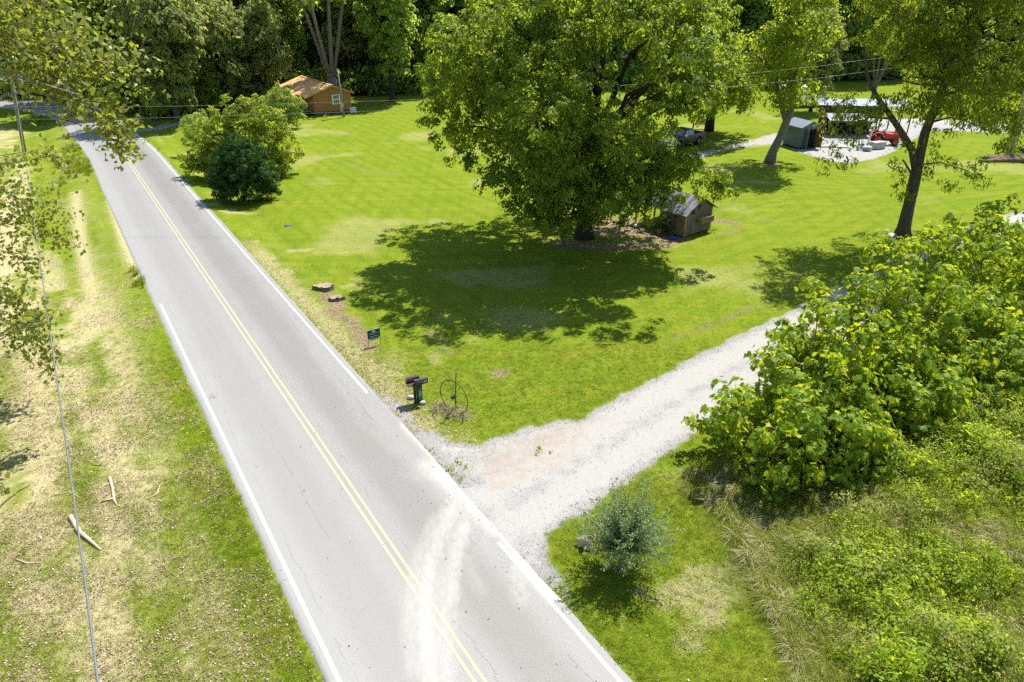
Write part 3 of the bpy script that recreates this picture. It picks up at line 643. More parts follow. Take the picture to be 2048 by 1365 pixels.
# tall tree at the right with the forked trunk
B4 = G(1805, 472); rt = thing('forked_tree', 'tall forked tree with airy drooping foliage standing alone on the right side of the lawn', 'tree', B4)
P4 = [(1350, -900), (2300, -800), (2250, 120), (2200, 250), (2100, 290), (2020, 285), (1990, 250), (1940, 265), (1900, 255), (1850, 262), (1800, 235), (1750, 262), (1700, 250), (1640, 240), (1630, 205), (1665, 160), (1680, 90), (1690, 20)]
l4 = [l for l in poly_lobes((27.2, 46.5, 13.5), (10.5, 7, 8.5), P4, 190, .7, 1.4, (.25, 1), .45) if l[2] > 13.5 or rng.random() < .5]
for x, y, Yd, r in ((1740, 225, 45, .8), (1700, 215, 45, .8), (1680, 240, 45, .6), (1780, 200, 45, .8), (1940, 235, 45, .8), (1985, 225, 45, .8), (2030, 215, 45, .9), (1960, 260, 45, .6), (2045, 255, 45, .8), (1910, 215, 45.5, .8), (1820, 230, 45.5, .6), (1650, 270, 45, .55), (1665, 300, 45, .55), (1690, 325, 45, .5), (1645, 335, 45, .4), (1700, 290, 45, .6), (1720, 250, 45, .7), (1900, 330, 45, .4), (1930, 345, 45, .5), (1960, 360, 45, .3), (1900, 370, 45.5, .4), (1960, 330, 45, .3), (2010, 290, 45, .6), (2030, 270, 45, .7), (1990, 250, 45, .6),
                    (1790, 330, 46, .5), (1800, 360, 46.4, .4), (1815, 300, 46, .4), (1880, 280, 46, .7), (1870, 320, 46.5, .5), (1810, 395, 46.6, .25), (1795, 375, 46.6, .3), (1850, 345, 46.6, .4), (1760, 245, 45.5, .6), (2040, 300, 45, .5)): l4.append((*AT(x, y, Yd), r))
crown_obj(rt, clumps(l4, 3.2, .55, 26, up=.35, zmin=-.9, fill=.3), .30, 'lance', M['ash'])
tb = MB()
tb.tube(px_path([(1803, 476, 46.9), (1808, 455, 46.9), (1818, 410, 46.9), (1828, 365, 46.9), (1840, 310, 46.9), (1850, 265, 46.9), (1870, 215, 46.9), (1888, 170, 46.9), (1898, 120, 46.9), (1904, 60, 46.9), (1912, -10, 46.9), (1925, -90, 46.9)]),
        [.66, .45, .38, .37, .31, .28, .26, .22, .19, .15, .12, .07], 12, wob=.05)
for pth, rr in (([(1830, 345, 46.9), (1824, 300, 46.6), (1806, 270, 46.5), (1785, 238, 46.4), (1762, 205, 46.3), (1742, 175, 46.2), (1734, 150, 46.2), (1728, 90, 46)], [.2, .24, .21, .19, .16, .13, .10, .04]),
                ([(1885, 190, 46.9), (1910, 185, 46.6), (1935, 168, 46.4), (1962, 175, 46.2), (1990, 190, 46)], [.16, .12, .1, .07, .04]), ([(1825, 352, 46.7), (1815, 335, 46.4), (1806, 320, 46.2)], [.08, .07, .05]),
                ([(1893, 145, 46.9), (1880, 100, 46.5), (1862, 70, 46.2), (1840, 20, 46)], [.14, .1, .08, .04]), ([(1862, 245, 46.8), (1900, 235, 46.4), (1930, 240, 46)], [.08, .05, .02]), ([(1838, 330, 46.8), (1880, 325, 46.2), (1930, 340, 45.5), (1970, 362, 45)], [.06, .04, .03, .01]),
                ([(1898, 120, 46.9), (1950, 80, 46), (2010, 60, 45.5)], [.13, .09, .03]), ([(1785, 238, 46.4), (1740, 235, 45.6), (1700, 255, 45), (1665, 300, 45)], [.08, .05, .04, .02]), ([(1990, 190, 46), (2010, 240, 45.4), (2030, 275, 45)], [.04, .03, .02])):
    tb.tube(px_path(pth), rr, 8)
limbs(tb, B4, AT(1888, 170, 46.9), l4[:90:8], .07); shift_mb(tb, B4).obj('trunk', M['bark'], rt, True)

# cottonwood whose branches reach in from the left edge
B5 = Vector((-19.5, 9.0, 0)); cw = thing('cottonwood_tree', 'nearest cottonwood reaching in from the upper left with large glossy yellow-green heart-shaped leaves', 'tree', B5)
def spray(path_px, Yd, r, n, size, spread=.35):
    """leafy twig cloud along a pixel-surveyed bough"""
    pts = np.array([AT(x, y, Yd + (dy or 0)) for x, y, dy in path_px]); 
    seg = rng.integers(0, len(pts) - 1, n); t = rng.random(n)[:, None]; P_ = pts[seg] * (1 - t) + pts[seg + 1] * t
    return P_ + rng.normal(size=(n, 3)) * r
boughs = [ # path (px,py,dy), Y, leaf cloud radius, count
 ([(-60, 60, 0), (20, 75, 0), (60, 110, 0), (110, 150, 0), (150, 190, 0)], 13.5, .30, 620),
 ([(-40, 20, 0), (60, 60, .3), (150, 110, .5), (220, 130, .5), (255, 125, .5)], 13.5, .27, 560),
 ([(40, 100, 0), (120, 160, .2), (180, 200, .3), (220, 230, .3), (240, 270, .3), (245, 290, .3)], 13.2, .20, 560),
 ([(-40, -30, 0), (60, 0, .5), (130, 50, .6), (180, 80, .6)], 14.2, .34, 560),
 ([(-40, 120, 0), (20, 150, 0), (45, 190, 0), (60, 210, 0)], 14, .18, 60),
 ([(160, 190, 0), (150, 230, 0), (120, 240, 0)], 12.8, .08, 50), ([(200, 220, 0), (230, 270, 0), (250, 300, 0)], 13, .10, 110),
 ([(-60, 380, 0), (0, 330, 0), (60, 320, 0), (110, 310, 0), (135, 325, 0)], 15, .13, 210),
 ([(-60, 400, 0), (0, 380, 0), (40, 400, 0), (70, 430, 0), (100, 440, 0)], 16, .34, 640),
 ([(-60, 430, 0), (20, 440, 0), (80, 470, 0), (120, 480, 0), (150, 487, 0)], 16, .16, 200),
 ([(-60, 480, 0), (0, 500, 0), (50, 520, 0), (75, 550, 0)], 16, .20, 200),
 ([(-60, 560, 0), (0, 590, 0), (40, 600, 0), (75, 640, 0), (85, 700, 0), (95, 740, 0)], 15.5, .20, 420),
 ([(-60, 620, 0), (0, 640, 0), (40, 660, 0), (30, 700, 0)], 15.5, .18, 200),
 ([(-60, 690, 0), (0, 680, 0), (50, 650, 0), (90, 625, 0), (115, 640, 0)], 9.2, .10, 34),
 ([(-30, 985, 0), (5, 965, 0), (12, 990, 0)], 8.8, .05, 7)]
B5b = Vector((-24.5, 24.5, 0)); cw2 = thing('cottonwood_tree', 'farther cottonwood at the left edge, its small-leaved boughs hanging over the left verge', 'tree', B5b)
P5 = []; P5b = []; tb = MB(); tb2 = MB(); tbA = tb
for pth, Yd, r, n in boughs:
    far_ = Yd in (16, 15.5)
    if far_: Yd = 27 if Yd == 16 else 22.5; r *= 1.65 if Yd == 27 else 1.45; n = int(n * 1.25)
    tb = tb2 if far_ else tbA
    n = int(n * 1.25); r *= 1.05
    cur = spray(pth, Yd, r, n, .1); (P5b if far_ else P5).append(cur)
    pp = [AT(x, y, Yd + dy) for x, y, dy in pth]; q0 = pp[0] + Vector((-1.3, .3, .30)) 
    tb.tube([Vector((-24.2, 24.6, max(pp[0].z - 1.2, 2))) if far_ else Vector((-18.6, 9.5, min(max(pp[0].z, 3) - 1.5, 16))), q0] + pp, [.045, .02] + list(np.linspace(.014, .004, len(pp))), 6)
    for k in range(5 + n // 40):
        c = Vector(cur[rng.integers(0, len(cur))]); j = rng.integers(0, len(pp) - 1); a = pp[j].lerp(pp[j + 1], rng.random())
        if (c - a).length < 1.3: tb.tube([a, (a + c) / 2 + Vector(rng.normal(size=3) * .05), c], [.010, .007, .003], 4, False)
tb = tbA; P5 = np.concatenate(P5); P5b = np.concatenate(P5b)
Nb = rng.normal(size=P5b.shape) * .6 + np.array((0, -.25, .75)); Tb = rng.normal(size=P5b.shape) * .6 + np.array((.1, 0, -.9))
crown_obj(cw2, (P5b, Nb, Tb), .165, 'heart', M['cotton']); crown_obj(cw2, clumps([(-25, 24, 8, 2.4), (-26, 23, 11, 2.6), (-26.5, 25, 6, 2)], 1.5, .8, 24), .22, 'heart', M['cotton'])
tb2.tube([(-24.5, 24.5, -.2), (-24.4, 24.5, .6), (-24.3, 24.6, 5), (-24.6, 24.4, 12)], [.5, .36, .3, .12], 12, wob=.05)
shift_mb(tb2, B5b).obj('trunk', M['bark_pale'], cw2, True)
N5 = rng.normal(size=P5.shape) * .6 + np.array((0, -.25, .75)); T5 = rng.normal(size=P5.shape) * .6 + np.array((.1, 0, -.9))
near = np.argsort(np.linalg.norm(P5 - np.array((0, 0, 15.5)), axis=1) + rng.random(len(P5)) * 4); own = near[:300]; rest = near[300:]
crown_obj(cw, (P5[rest], N5[rest], T5[rest]), .105, 'heart', M['cotton'], kind='stuff')
far5 = clumps([(-21, 8, 13, 3.2), (-19, 5, 15, 3), (-23, 12, 12, 3), (-20, 9, 18, 3), (-24, 6, 16, 3)], 1.5, .8, 24)
crown_obj(cw, far5, .22, 'heart', M['cotton'])
def leaf_parts(parent, P_, N_, T_, size, shape, mat, n_var=3):
    meshes = []
    for i in range(n_var):
        o = OUT[shape].copy(); o[:, 2] *= (1, 2.2, -1.2)[i % 3]; o[:, 0] *= (1, .9, 1.1)[i % 3]
        me = bpy.data.meshes.new('leaf'); me.from_pydata([tuple(v) for v in o], [], [tuple(range(len(o)))]); me.materials.append(mat); meshes.append(me)
    N_ = unit(N_); T_ = unit(T_ - (T_ * N_).sum(-1, keepdims=True) * N_); B_ = np.cross(T_, N_); pl = parent.location
    for i in range(len(P_)):
        s = size * rng.uniform(.75, 1.3); ob = bpy.data.objects.new('leaf', meshes[i % n_var])
        m = Matrix(((B_[i][0] * s, T_[i][0] * s, N_[i][0] * s, P_[i][0] - pl.x), (B_[i][1] * s, T_[i][1] * s, N_[i][1] * s, P_[i][1] - pl.y), (B_[i][2] * s, T_[i][2] * s, N_[i][2] * s, P_[i][2] - pl.z), (0, 0, 0, 1)))
        ob.matrix_basis = m; ob.parent = parent; COL.objects.link(ob)
leaf_parts(cw, P5[own], N5[own], T5[own], .108, 'heart', M['cotton'])
tb.tube([(-19.5, 9, -.2), (-19.4, 9, .6), (-19.2, 9.2, 5), (-18.8, 9.4, 10), (-18.6, 9.5, 16), (-18.5, 9.5, 20)], [.6, .42, .36, .3, .2, .08], 12, wob=.05)
shift_mb(tb, B5).obj('trunk', M['bark_pale'], cw, True)

# sycamore saplings along the right side of the drive
SYC = [((9.0, 20.2), 2.2, 3.9, 'nearest leafy sycamore sapling at the end of the row, beside the gravel drive'),
       ((11.4, 22.6), 2.4, 5.8, 'second sycamore sapling from the road end of the row, taller than the nearest'),
       ((13.9, 25.0), 2.5, 6.4, 'third sycamore sapling from the road end, in the middle of the leafy row'),
       ((16.8, 27.4), 2.6, 6.6, 'fourth sycamore sapling from the road end of the leafy row'),
       ((20.2, 30.2), 2.7, 6.5, 'fifth sycamore sapling from the road end, with yellowish top leaves'),
       ((23.4, 32.8), 2.8, 6.2, 'sixth sycamore sapling from the road end, below the forked tree'),
       ((27.8, 36.6), 3.0, 6.2, 'farthest sycamore sapling in view, where the row meets the right edge'),
       ((11.6, 20.6), 1.9, 2.9, 'low sycamore sapling on the shaded side of the row, behind the nearest one'),
       ((15.6, 23.2), 2.2, 3.6, 'shaded sycamore sapling at the middle of the row, on the side of the overgrown ground'),
       ((20.0, 26.4), 2.4, 4.0, 'shaded sycamore sapling at the right edge, on the side of the overgrown ground')]
for k, ((x, y), r, h, lab) in enumerate(SYC):
    z0 = Z(x, y); b = Vector((x, y, z0)); sp = thing('sycamore_sapling', lab, 'sapling', b, 0, 'sycamore saplings along the gravel drive')
    tb = MB(); stems = []
    lob = []
    for i in range(11 + k // 2):
        a = i * 2.4 + k; rr = r * (.35 + .55 * ((i * .618) % 1)); hh = h * rng.uniform(.55, .95) * (1 - .28 * rr / r)
        cx, cyy = x + rr * math.cos(a), y + rr * math.sin(a); lob.append((cx, cyy, z0 + hh, rng.uniform(.55, .8)))
        lob.append((cx + rng.normal() * .3, cyy + rng.normal() * .3, z0 + hh * .55, rng.uniform(.7, 1.0)))
        lob.append((x + (cx - x) * 1.15, y + (cyy - y) * 1.15, z0 + hh * .28, rng.uniform(.5, .8)))
        if i % 2: lob.append((x + (cx - x) * 1.1, y + (cyy - y) * 1.1, z0 + hh * .75, rng.uniform(.45, .6)))
        tb.tube([(x + rng.normal() * .2, y + rng.normal() * .2, z0 - .1), (x + (cx - x) * .4, y + (cyy - y) * .4, z0 + hh * .4), (cx, cyy, z0 + hh), (cx + .05, cyy, z0 + hh + .55)], [.035, .028, .016, .006], 6)
    dd = clumps(lob, 4.0, .42, 12, up=.65, zmin=-.6, fill=.3)
    P_, N_, T_ = dd; ok = P_[:, 2] > z0 + .1; P_, N_, T_ = P_[ok], N_[ok], T_[ok]
    # the leaves that show largest: on the camera-side shell of the crown
    C_ = np.array((x, y, z0 + h * .5)); out = unit(P_ - C_) @ unit(np.array((-x * .6, -y, 12.0))) * 1.0 + np.linalg.norm((P_ - C_) / np.array((r, r, h * .5)), axis=1) * .8 + rng.random(len(P_)) * .3
    order = np.argsort(-out); own = order[:300]; rest = order[300:]
    leaf_parts(sp, P_[own], N_[own], T_[own], .225, 'syc', M['syc'])
    crown_obj(sp, (P_[rest], N_[rest], T_[rest]), .23, 'syc', M['syc'], kind='stuff')
    shift_mb(tb, b).obj('stem', M['bark_pale'], sp, True)

# ---------------------------------------------------------------- roadside shrubs
def shrub(name, label, cat, base, lobes, size, shape, mat, dens=4, sub=.3, nl=30, up=.5, group=None, stems=6, bark='bark'):
    b = Vector(base); o = thing(name, label, cat, b, 0, group)
    L = [(b.x + l[0], b.y + l[1], b.z + l[2], l[3]) for l in lobes]
    d = clumps(L, dens * 1.7, sub, int(nl * 2.0), up=up, zmin=-.8); ok = d[0][:, 2] > b.z + .02
    crown_obj(o, tuple(a[ok] for a in d), size, shape, mat); tb = MB()
    for i in range(stems):
        l = L[i % len(L)]; tb.tube([(b.x + rng.normal() * .12, b.y + rng.normal() * .12, b.z - .1), ((b.x + l[0]) / 2, (b.y + l[1]) / 2, b.z + (l[2] - b.z) * .5), l[:3]], [.05, .035, .012], 6)
    shift_mb(tb, b).obj('stem', M[bark], o, True); return o
g = G(488, 402)
shrub('yew_shrub', 'dense dark green evergreen shrub, nearest the road junction in the roadside clump', 'shrub', g,
      [(0, .6, 1.6, 1.7), (-1.2, .8, 1.7, 1.5), (1.1, .7, 1.6, 1.4), (-.4, .8, 3.0, 1.5), (.7, 1.0, 2.9, 1.3), (-1.5, 1.2, 2.9, 1.1), (0, 1.0, 4.2, .9), (-1.2, 1, 4.0, .7), (1.2, 1, 3.7, .7), (-.5, 1, 4.9, .45), (.9, .6, .8, 1.2), (-1.0, .4, .8, 1.2), (-1.9, .9, .8, 1.0), (1.9, .9, .9, 1.0), (-2.1, 1.2, 2.2, .8), (2.0, 1.2, 2.3, .8)], .19, 'lance', M['yew'], 4.5, .34, 34, .3)
g = G(430, 365)
shrub('privet_shrub', 'broad yellow-green shrub rising behind the dark evergreen one by the road', 'shrub', g,
      [(0, 2, 2, 2), (1.6, 2.6, 2.6, 1.8), (3.6, 3, 2.6, 1.7), (-1.2, 2.5, 1.8, 1.6), (2.5, 2.5, 4.6, 1.5), (4.6, 3, 4.2, 1.4), (.5, 3, 4.4, 1.5), (-2.4, 2.2, 1.2, 1.2), (0, 1.2, 1.0, 1.3), (2.4, 1.6, 1.0, 1.4), (4.6, 2.2, 1.0, 1.3), (3.6, 3.4, 5.6, 1.1), (1.6, 3, 5.8, 1.1), (5.6, 3, 2.2, 1.5), (-1.6, 3.4, 3.4, 1.2)], .21, 'rhomb', M['light_shrub'], 3, .45, 24, .6)
g = G(566, 355)
shrub('loose_shrub', 'loose light-leaved bush at the lawn side of the dark evergreen shrub', 'shrub', g,
      [(-.6, .3, .9, .9), (-.4, .8, 1.9, .8), (-.8, .4, 2.8, .6), (0, 0, .6, .5), (-.9, -1.5, .6, .7), (-.4, -2.6, .4, .6)], .14, 'rhomb', M['light_shrub'], 3, .35, 18, .6)
g = G(396, 310)
shrub('cedar_shrub', 'grey-green feathery shrub on the bank at the road side of the clump', 'shrub', g,
      [(0, .5, 1.4, 1.2), (-.5, .8, 2.6, 1.0), (.8, 1, 2.2, 1.2), (.2, 1, 3.6, .8)], .2, 'lance', M['wood1'], 4, .4, 26, .3)
g = G(560, 262)
shrub('arching_shrub', 'dark green arching shrub between the clump and the orange cabin porch', 'shrub', g,
      [(0, 1, 1.5, 1.6), (1.2, 1.2, 1.6, 1.4), (.4, 1.2, 3, 1.4), (1.6, 1.6, 2.8, 1.0), (-.8, 1.5, 3, 1.3), (.2, 1.5, 4.2, .8)], .28, 'lance', M['wood1'], 3, .5, 26, .3)
g = G(415, 235)
shrub('young_tree', 'small bright green young tree behind the roadside clump of shrubs', 'tree', g,
      [(0, 1, 2.5, 1.7), (-.6, 1, 4.2, 1.4), (.6, 1.2, 5, 1.2), (0, 1, 6.6, .8)], .26, 'rhomb', M['wood3'], 2.4, .6, 22, .6)

# grey-green shrub at the drive corner
g = G(1240, 1138); g.z = Z(g.x, g.y)
sh = thing('roadside_shrub', 'grey-green twiggy shrub on a bare trunk at the corner of the drive', 'shrub', g)
tb = MB(); tb.tube([(0, 0, -.1), (.02, 0, .45), (.05, .05, .9)], [.085, .075, .07], 8, wob=.06)
PP, NN, TT = [], [], []
for i in range(190):
    a = rng.uniform(0, 2 * math.pi); e = rng.uniform(.15, 1.0); d = np.array((math.cos(a) * math.cos(e * 1.4), math.sin(a) * math.cos(e * 1.4), math.sin(e * 1.4))); L = rng.uniform(1.0, 2.0) * (.75 + .45 * e)
    st_ = np.array((.05, .05, .75)) + d * .12; en = st_ + d * L * np.array((.95, .95, 1)); mid_ = (st_ + en) / 2 + np.array((0, 0, .12))
    tb.tube([st_, mid_, en], [.011, .007, .002], 4, False)
    k = 60; t_ = rng.uniform(.18, 1.0, k)[:, None]; q = (1 - t_) ** 2 * st_ + 2 * t_ * (1 - t_) * mid_ + t_ ** 2 * en + rng.normal(size=(k, 3)) * .045
    PP.append(q); NN.append(rng.normal(size=(k, 3)) * .6 + np.array((0, 0, .6))); TT.append(rng.normal(size=(k, 3)) * .5 + d)
for i in range(14):
    a = rng.uniform(0, 6.28); c = np.array((.15 + math.cos(a) * .45, math.sin(a) * .45, rng.uniform(.35, .9))); k = 60
    PP.append(c + rng.normal(size=(k, 3)) * .14); NN.append(rng.normal(size=(k, 3)) * .6 + np.array((0, 0, .6))); TT.append(rng.normal(size=(k, 3)))
PP = np.concatenate(PP); V_, k_ = leaves(PP, np.concatenate(NN), np.concatenate(TT), .066 * rng.uniform(.7, 1.3, len(PP)), 'rhomb')
mesh_obj('crown', np_mesh('crown', V_, k_), M['blue_shrub'], sh); tb.obj('trunk', M['bark_pale'], sh, True)
# dead grassy stump beside it
g = G(1172, 1092); g.z = Z(g.x, g.y); st0 = thing('stump', 'pale dead stump with dry stalks left of the grey-green shrub', 'stump', g)
MB().blob((0, 0, .15), (.24, .17, .27), 4, .5, 16, 10).obj('wood', M['deadwood'], st0, True)
tb = MB()
for i in range(16):
    a = rng.uniform(0, 6.28); tb.tube([(.28 + math.cos(a) * .1, -.05 + math.sin(a) * .1, 0), (.3 + math.cos(a) * .16, -.05 + math.sin(a) * .16, rng.uniform(.35, .6))], [.012, .006], 4, False)
tb.obj('stalks', M['bark_pale'], st0)

# ---------------------------------------------------------------- woodland
def wood_tree_meshes(kind):
    if kind == 'round': lob = [(*(unit(rng.normal(size=3)) * np.array((4.6, 4.6, 7.8)) * rng.uniform(.5, 1) + np.array((0, 0, 10.5))), rng.uniform(1.5, 2.4)) for _ in range(50)]; prm = (1.7, .95, 17); up = .7
    elif kind == 'tall': lob = [(*(unit(rng.normal(size=3)) * np.array((3.6, 3.6, 9.0)) * rng.uniform(.5, 1) + np.array((0, 0, 12.5))), rng.uniform(1.2, 2.0)) for _ in range(54)]; prm = (1.7, .85, 17); up = .5
    elif kind == 'open':
        lob = []
        for i in range(34):
            a = i * 2.4; s = rng.uniform(.35, 1); lob.append((s * 6 * math.cos(a), s * 6 * math.sin(a), 8 + 12 * s * rng.uniform(.7, 1.1), rng.uniform(.9, 1.7)))
        prm = (1.4, .8, 14); up = .5
    else: lob = [(math.cos(i * 2.4) * (3.2 * (1 - z / 16) * .8), math.sin(i * 2.4) * (3.2 * (1 - z / 16) * .8), z, 1.3 * (1 - z / 20)) for i, z in enumerate(np.linspace(.9, 15, 34))]; prm = (2.2, .6, 18); up = .2
    d = clumps(lob, *prm, up=up); d = tuple(a[d[0][:, 2] > .3] for a in d)
    V_, k = leaves(*d, .56 * rng.uniform(.7, 1.3, len(d[0])) if kind != 'conifer' else .5 * rng.uniform(.7, 1.3, len(d[0])), 'rhomb' if kind != 'conifer' else 'lance')
    cm = np_mesh('crown', V_, k); tb = MB()
    if kind == 'open':
        for i in range(7):
            a = i * .9 + .3; tb.tube([(0, 0, 2.5), (math.cos(a) * 1.0, math.sin(a) * 1.0, 6), (math.cos(a) * 2.6, math.sin(a) * 2.6, 12), (math.cos(a) * 4.2, math.sin(a) * 4.2, 19)], [.30, .24, .16, .05], 7)
        tb.tube([(0, 0, -.3), (0, 0, .5), (0, 0, 3.2)], [.85, .62, .6], 10)
    else:
        tb.tube([(0, 0, -.3), (0, 0, .5), (.1, 0, 6), (0, .1, 12), (0, 0, 17)], [.6, .42, .34, .24, .08], 8)
        for l in lob[::5]: tb.tube([(0, 0, max(2.5, l[2] * .6)), (l[0] * .5, l[1] * .5, l[2] * .85), l[:3]], [.14, .09, .03], 5)
    return cm, tb.mesh('trunk', None, True)
WT = {k: [wood_tree_meshes(k) for _ in range(n)] for k, n in (('round', 2), ('tall', 2), ('open', 1), ('conifer', 1))}
def wtree(kind, v, px, Yd, s, mat, bark, label, name='woodland_tree', group=None, rz=None, zs=1):
    base = AT(px, 200, Yd); x, y = base.x, Yd; z = Z(x, y)
    o = thing(name, label, 'tree', (x, y, z), rng.uniform(0, 6.28) if rz is None else rz, group)
    for (nm, me, mt) in (('crown', WT[kind][v][0], M[mat]), ('trunk', WT[kind][v][1], M[bark])):
        c = bpy.data.objects.new(nm, me); COL.objects.link(c); c.parent = o
        if not me.materials: me.materials.append(None)
        c.material_slots[0].link = 'OBJECT'; c.material_slots[0].material = mt
    o.scale = (s, s, s * zs); return o
wtree('open', 0, 668, 106, 1.15, 'wood1', 'bark_pale', 'tall grey tree with many fanned limbs rising right behind the orange cabin', 'spreading_tree', None, .4)
wtree('tall', 1, 785, 108.5, 1.0, 'wood1', 'bark_dark', 'tall tree with thick dark trunk at the lawn edge right of the cabin', 'lawn_edge_tree')
wtree('round', 0, 348, 91, .92, 'wood2', 'bark', 'bronze-green tree hanging over the lane left of the young bright tree', 'bronze_tree')
wtree('round', 1, 450, 99, .80, 'wood2', 'bark', 'bronze-green tree directly behind the roadside clump of shrubs', 'bronze_tree')
wtree('round', 0, 535, 103, .72, 'wood2', 'bark', 'smaller bronze-green tree at the left end of the orange cabin roof', 'bronze_tree')
wtree('conifer', 0, 285, 98, 1.0, 'cedar', 'bark_dark', 'dark cedar beside the bend of the road', 'cedar_tree')
wtree('tall', 0, 256, 101.5, 1.25, 'wood1', 'bark_dark', 'tall dark tree behind the cedar at the bend, shading the road', 'bend_tree')
wtree('tall', 1, 196, 110, 1.25, 'wood1', 'bark_dark', 'tall dark tree across the bend, left of the far cedar', 'bend_tree')
wtree('conifer', 0, 235, 112, 1.1, 'cedar', 'bark_dark', 'dark cedar standing across the bend, beyond the other cedar', 'cedar_tree')
wtree('round', 1, 20, 119, .75, 'wood3', 'bark', 'bright green tree left of the utility pole beyond the road', 'roadside_tree')
wtree('round', 0, 845, 119, 1.0, 'wood1', 'bark', 'full green tree touching the left side of the huge maple crown', 'lawn_edge_tree')
wtree('open', 0, 1745, 112, .55, 'wood3', 'bark_pale', 'thin pale-trunked tree on the far field behind the pavilion', 'field_tree')
wtree('tall', 0, 1625, 100, .6, 'wood2', 'bark_dark', 'slim dark-trunked tree just in front of the white camper', 'field_tree')
GRP = 'woodland trees closing off the background'
k = 0
spots = [(x, 127 + 7 * math.sin(x * .7)) for x in range(-160, 260, 75)] + [(300, 112), (400, 110), (480, 114), (575, 116), (640, 121), (720, 122), (770, 128), (880, 127), (940, 126), (1010, 128), (1100, 128), (1200, 129), (1300, 130), (1390, 128), (1470, 131), (1560, 132), (1650, 140), (1730, 146), (1810, 143), (1890, 147), (1970, 144), (2050, 142), (2140, 140)]
for i, (px, Yd) in enumerate(spots):
    kk = ('round', 'tall', 'round', 'tall', 'conifer', 'round')[i % 6]
    mt = ('wood1', 'wood1', 'wood3', 'wood1', 'cedar', 'wood2')[i % 6] if px < 1000 else ('wood1', 'wood3', 'wood1', 'wood1', 'cedar', 'wood1')[i % 6]
    wtree(kk, i % 2 if kk != 'conifer' else 0, px, Yd, rng.uniform(1.0, 1.25), mt, 'bark', 'tree of the dense dark woodland edge behind the lawns, one of a continuous row', group=GRP)

# scatter of instances from a vertex cloud
def scatter(name, P_, rot, scl, idx, meshes, kind='stuff', parent=None):
    me = bpy.data.meshes.new(name); me.vertices.add(len(P_)); me.vertices.foreach_set('co', P_.astype(np.float32).ravel())
    a = me.attributes.new('rot', 'FLOAT_VECTOR', 'POINT'); a.data.foreach_set('vector', rot.astype(np.float32).ravel())
    a = me.attributes.new('scl', 'FLOAT', 'POINT'); a.data.foreach_set('value', scl.astype(np.float32))
    a = me.attributes.new('idx', 'INT', 'POINT'); a.data.foreach_set('value', idx.astype(np.int32))
    c = bpy.data.collections.new(name + '_source')
    for i, m_ in enumerate(meshes): c.objects.link(bpy.data.objects.new('%s_kind_%02d' % (name, i), m_))
    o = mesh_obj(name, me, None, parent, kind)
    ng = bpy.data.node_groups.new(name + '_scatter', 'GeometryNodeTree')
    ng.interface.new_socket('Geometry', in_out='INPUT', socket_type='NodeSocketGeometry'); ng.interface.new_socket('Geometry', in_out='OUTPUT', socket_type='NodeSocketGeometry')
    n = ng.nodes; gi = n.new('NodeGroupInput'); go = n.new('NodeGroupOutput'); iop = n.new('GeometryNodeInstanceOnPoints'); ci = n.new('GeometryNodeCollectionInfo')
    ci.inputs[0].default_value = c; ci.inputs[1].default_value = True; ci.inputs[2].default_value = True
    def na(nm, ty):
        q = n.new('GeometryNodeInputNamedAttribute'); q.data_type = ty; q.inputs[0].default_value = nm; return q.outputs[0]
    er = n.new('FunctionNodeEulerToRotation'); ng.links.new(na('rot', 'FLOAT_VECTOR'), er.inputs[0])
    ng.links.new(gi.outputs[0], iop.inputs['Points']); ng.links.new(ci.outputs[0], iop.inputs['Instance']); iop.inputs['Pick Instance'].default_value = True
    ng.links.new(na('idx', 'INT'), iop.inputs['Instance Index']); ng.links.new(er.outputs[0], iop.inputs['Rotation']); ng.links.new(na('scl', 'FLOAT'), iop.inputs['Scale'])
    ng.links.new(iop.outputs[0], go.inputs[0]); md = o.modifiers.new('scatter', 'NODES'); md.node_group = ng; return o
def rand_rot(n, tilt=.15): return np.stack([rng.normal(size=n) * tilt, rng.normal(size=n) * tilt, rng.uniform(0, 6.28, n)], -1)

# undergrowth and deep wood mass
bush = []
for i in range(3):
    d = clumps([(0, 0, .8, 1.2), (.8, .3, .7, .9), (-.7, .4, 1.0, .9)], 2, .5, 14, up=.5); V_, k_ = leaves(*d, .3 * rng.uniform(.7, 1.3, len(d[0])), 'rhomb'); bush.append(np_mesh('bush', V_, k_, M[('wood1', 'wood3', 'wood1')[i]]))
n = 420; bx = np.concatenate([rng.uniform(-95, 95, n)]); by = lawn_edge_y(bx) + rng.uniform(.5, 7, n) ; Pb = np.stack([bx, by], -1); ok = road_d(Pb) > 4.5
Pb = Pb[ok]; Pb = np.column_stack([Pb, height(Pb) - .1]); m_ = len(Pb)
tag(scatter('undergrowth', Pb, rand_rot(m_, .1), rng.uniform(.8, 2.6, m_), rng.integers(0, 3, m_), bush), 'low leafy undergrowth along the foot of the woodland edge', 'undergrowth')
n = 260; a = rng.uniform(0, 1, n); dx = rng.uniform(-150, 150, n); dy = rng.uniform(136, 190, n); dy = np.where(np.abs(dx) > 90, dy - 25, dy); Pw = np.stack([dx, dy], -1); Pw = np.column_stack([Pw, height(Pw) - .3])
big_src = []
for kk, v, mt in (('round', 0, 'wood1'), ('tall', 0, 'wood1'), ('round', 1, 'wood1')):
    me = WT[kk][v][0].copy(); me.materials.clear(); me.materials.append(M[mt]); big_src.append(me)
tag(scatter('distant_woods', Pw, rand_rot(n, 0), rng.uniform(1.0, 1.5, n), rng.integers(0, 3, n), big_src), 'deep shaded mass of woodland behind the front row of trees', 'woods')

